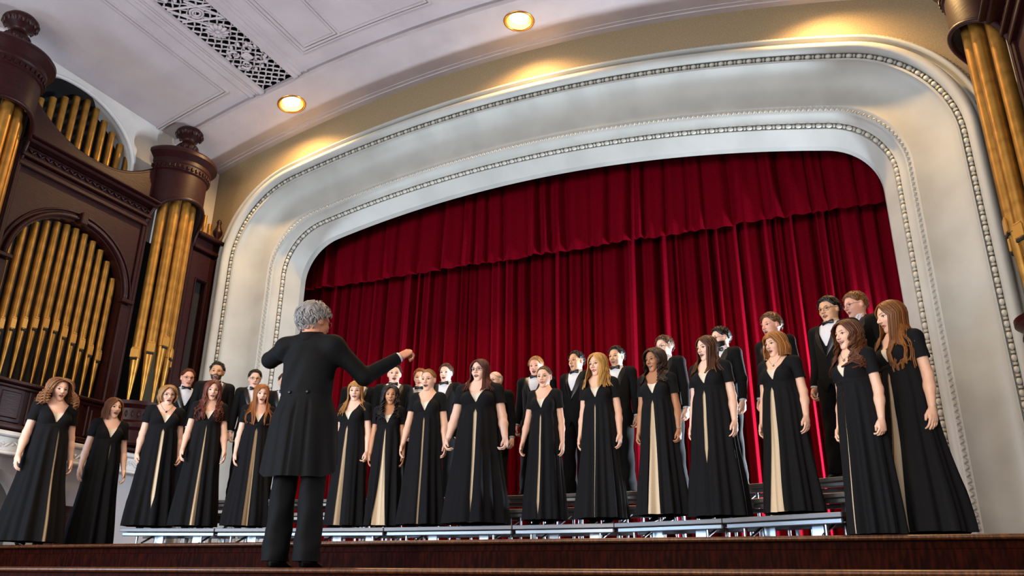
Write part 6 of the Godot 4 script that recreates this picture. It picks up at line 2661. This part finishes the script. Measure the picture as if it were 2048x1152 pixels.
	woman({"label": "woman with golden bob and full bangs at the right end of riser", "at": Vector3(3.212, 0.20, -1.201), "turn": -25.9, "head": -16.0, "h": 1.506, "sd": 23, "skin": Color(0.910, 0.720, 0.610), "hair_col": Color(0.620, 0.400, 0.190), "hair": {"kind": "bob", "len": 0.13, "vol": 0.020, "face": 62.0, "bangs": true, "bang_len": 70.0, "flare": 0.03, "n": 150}, "open": 0.009, "wide": 1.08, "necklace": true, "slit": [0.012, 0.062, 1.0], "slit_turn": -0.1})
	woman({"label": "smiling woman with long curly brown hair standing on the floor at right", "at": Vector3(3.764, 0.00, -0.600), "turn": -42.6, "head": -6.0, "h": 1.558, "sd": 24, "skin": Color(0.910, 0.720, 0.610), "hair_col": Color(0.360, 0.190, 0.080), "hair": {"kind": "long", "len": 0.30, "amp": 0.018, "wave": 22.0, "vol": 0.024, "part": 8.0, "face": 60.0, "fwd": 0.03, "n": 180}, "open": 0.006, "smile": 1.0, "nod": -4.0, "slit": [0.006, 0.012, 1.0], "flare": 0.20, "necklace": true})
	woman({"label": "tall woman with very long straight light-brown hair at the far right", "at": Vector3(4.099, 0.00, -0.920), "turn": -45.6, "head": -20.0, "h": 1.778, "sd": 25, "skin": Color(0.910, 0.720, 0.610), "hair_col": Color(0.500, 0.300, 0.130), "hair": {"kind": "long", "len": 0.42, "vol": 0.010, "part": 6.0, "face": 56.0, "fwd": 0.05, "n": 150}, "open": 0.004, "nod": 4.0, "slit": [0.008, 0.055, 1.0], "flare": 0.27, "hem": 0.05, "bracelet": -1})
	man({"label": "red-haired man with dark glasses at the left end of the back row", "at": Vector3(-4.328, 0.60, -2.239), "turn": 54.0, "head": 7.0, "h": 1.745, "sd": 26, "skin": Color(0.900, 0.670, 0.570), "hair_col": Color(0.360, 0.170, 0.090), "hair": {"kind": "short", "thick": 0.009, "front": 46.0, "tuft": 0.02}, "open": 0.005, "glasses": "box", "vest": true, "tie": "bow", "suit": "suit_blue"})
	man({"label": "black-bearded man standing behind the auburn woman", "at": Vector3(-3.930, 0.60, -2.341), "turn": 48.2, "head": -9.0, "h": 1.822, "sd": 27, "skin": Color(0.830, 0.620, 0.470), "hair_col": Color(0.070, 0.050, 0.045), "hair": {"kind": "short", "thick": 0.016, "front": 50.0, "messy": 0.3}, "open": 0.012, "beard": 0.9, "nod": -6.0, "suit": "suit_blue", "wide": 1.04})
	man({"label": "slim dark-haired man with glasses just left of the conductor", "at": Vector3(-3.401, 0.60, -2.476), "turn": 51.7, "head": -5.0, "h": 1.703, "sd": 28, "skin": Color(0.930, 0.755, 0.660), "hair_col": Color(0.160, 0.100, 0.070), "hair": {"kind": "short", "thick": 0.014, "messy": 0.2}, "open": 0.004, "glasses": "box", "fw": 0.95, "suit": "suit_blue", "wide": 0.95})
	man({"label": "man mostly hidden behind the conductor with one shoulder showing", "at": Vector3(-2.990, 0.60, -2.582), "turn": 39.6, "head": 0.0, "h": 1.644, "sd": 29, "skin": Color(0.910, 0.720, 0.610), "hair_col": Color(0.250, 0.150, 0.090), "hair": {"kind": "short", "thick": 0.013}, "open": 0.006, "suit": "suit_blue"})
	man({"label": "man whose face is hidden by the conductor's raised arm", "at": Vector3(-1.984, 0.60, -2.803), "turn": 28.4, "head": 6.0, "h": 1.678, "sd": 30, "skin": Color(0.910, 0.720, 0.610), "hair_col": Color(0.620, 0.500, 0.360), "hair": {"kind": "short", "thick": 0.011}, "open": 0.006})
	man({"label": "man singing behind the black-haired woman, forehead under the conductor's sleeve", "at": Vector3(-1.529, 0.60, -2.884), "turn": 25.9, "head": 6.0, "h": 1.695, "sd": 31, "skin": Color(0.930, 0.755, 0.660), "hair_col": Color(0.260, 0.160, 0.100), "hair": {"kind": "short", "thick": 0.010, "front": 48.0}, "open": 0.010, "nod": -8.0, "wide": 1.06, "fw": 1.04})
	man({"label": "ginger-haired man half hidden behind the woman with pinned-up blond hair", "at": Vector3(-1.385, 0.60, -3.298), "turn": 22.0, "head": 0.0, "h": 1.731, "sd": 32, "skin": Color(0.910, 0.720, 0.610), "hair_col": Color(0.580, 0.320, 0.140), "hair": {"kind": "short", "thick": 0.012, "sweep": -1.0}, "open": 0.004})
	man({"label": "young brown-haired man with swept fringe singing beside the dark-red-haired woman", "at": Vector3(-0.841, 0.60, -2.981), "turn": 4.1, "head": 2.0, "h": 1.666, "sd": 33, "skin": Color(0.930, 0.755, 0.660), "hair_col": Color(0.300, 0.180, 0.110), "hair": {"kind": "short", "thick": 0.013, "sweep": 1.0, "front": 52.0}, "open": 0.009, "smile": 0.2, "fw": 0.95, "wide": 0.97, "nod": -6.0})
	man({"label": "bald older man with glasses looking down left", "at": Vector3(0.096, 0.40, -2.419), "turn": 0.5, "head": -18.0, "h": 1.553, "sd": 34, "skin": Color(0.930, 0.755, 0.660), "hair_col": Color(0.700, 0.660, 0.600), "hair": {"kind": "bald", "thick": 0.006}, "open": 0.005, "glasses": "box", "frame": "metal_frame", "beard": 0.5, "suit": "suit_blue", "brow": Color(0.7, 0.66, 0.62)})
	man({"label": "fair-haired man in waistcoat behind the short smiling woman", "at": Vector3(0.344, 0.60, -3.025), "turn": 3.5, "head": -2.0, "h": 1.650, "sd": 35, "skin": Color(0.900, 0.670, 0.570), "hair_col": Color(0.660, 0.470, 0.260), "hair": {"kind": "short", "thick": 0.014, "sweep": 1.2, "front": 54.0}, "open": 0.009, "vest": true, "wide": 1.08, "la": [7, -2, 20]})
	man({"label": "black-haired clean-shaven man left of the pale blond woman", "at": Vector3(0.845, 0.60, -3.036), "turn": -13.5, "head": -10.0, "h": 1.670, "sd": 36, "skin": Color(0.830, 0.620, 0.470), "hair_col": Color(0.050, 0.045, 0.050), "hair": {"kind": "short", "thick": 0.013, "front": 46.0, "lift": 0.004}, "open": 0.008, "wide": 1.03, "vest": true, "nod": -8.0})
	man({"label": "black-haired man with a small goatee right of the pale blond woman", "at": Vector3(1.337, 0.60, -3.016), "turn": -8.5, "head": -6.0, "h": 1.668, "sd": 37, "skin": Color(0.870, 0.670, 0.520), "hair_col": Color(0.045, 0.040, 0.045), "hair": {"kind": "short", "thick": 0.016, "front": 48.0, "lift": 0.006}, "open": 0.008, "beard": 0.35, "nod": -5.0})
	man({"label": "curly brown-haired man with glasses behind the woman with bracelet", "at": Vector3(1.903, 0.60, -2.993), "turn": -22.1, "head": -8.0, "h": 1.725, "sd": 38, "skin": Color(0.930, 0.755, 0.660), "hair_col": Color(0.340, 0.220, 0.130), "hair": {"kind": "short", "thick": 0.020, "messy": 0.8, "lift": 0.004}, "open": 0.008, "glasses": "box", "frame": "metal_frame"})
	man({"label": "man with full black beard and glasses", "at": Vector3(2.549, 0.60, -2.823), "turn": -36.1, "head": -14.0, "h": 1.706, "sd": 39, "skin": Color(0.930, 0.755, 0.660), "hair_col": Color(0.050, 0.040, 0.040), "hair": {"kind": "short", "thick": 0.020, "messy": 0.5}, "open": 0.006, "beard": 1.0, "glasses": "box", "frame": "metal_frame"})
	man({"label": "man with brushed-up brown hair behind the woman with golden bob", "at": Vector3(3.085, 0.60, -2.669), "turn": -33.7, "head": -10.0, "h": 1.744, "sd": 40, "skin": Color(0.900, 0.670, 0.570), "hair_col": Color(0.380, 0.260, 0.160), "hair": {"kind": "short", "thick": 0.018, "top": 0.6, "sweep": -0.8, "lift": 0.008}, "open": 0.010, "nod": -4.0})
	man({"label": "broad black-haired man with round dark glasses at right end", "at": Vector3(3.658, 0.60, -2.231), "turn": -31.7, "head": -4.0, "h": 1.703, "sd": 41, "skin": Color(0.870, 0.670, 0.520), "hair_col": Color(0.040, 0.035, 0.040), "hair": {"kind": "short", "thick": 0.020, "front": 54.0}, "open": 0.007, "wide": 1.14, "fw": 1.10, "vest": true, "glasses": "round", "la": [8, -2, 18]})
	man({"label": "light-brown-haired man with grey necktie at the right end of back row", "at": Vector3(3.908, 0.60, -2.709), "turn": -47.5, "head": -12.0, "h": 1.884, "sd": 42, "skin": Color(0.900, 0.670, 0.570), "hair_col": Color(0.460, 0.300, 0.160), "hair": {"kind": "short", "thick": 0.018, "front": 56.0}, "open": 0.003, "wide": 1.06, "fw": 1.05, "tie": "long", "glasses": "box", "frame": "metal_frame"})
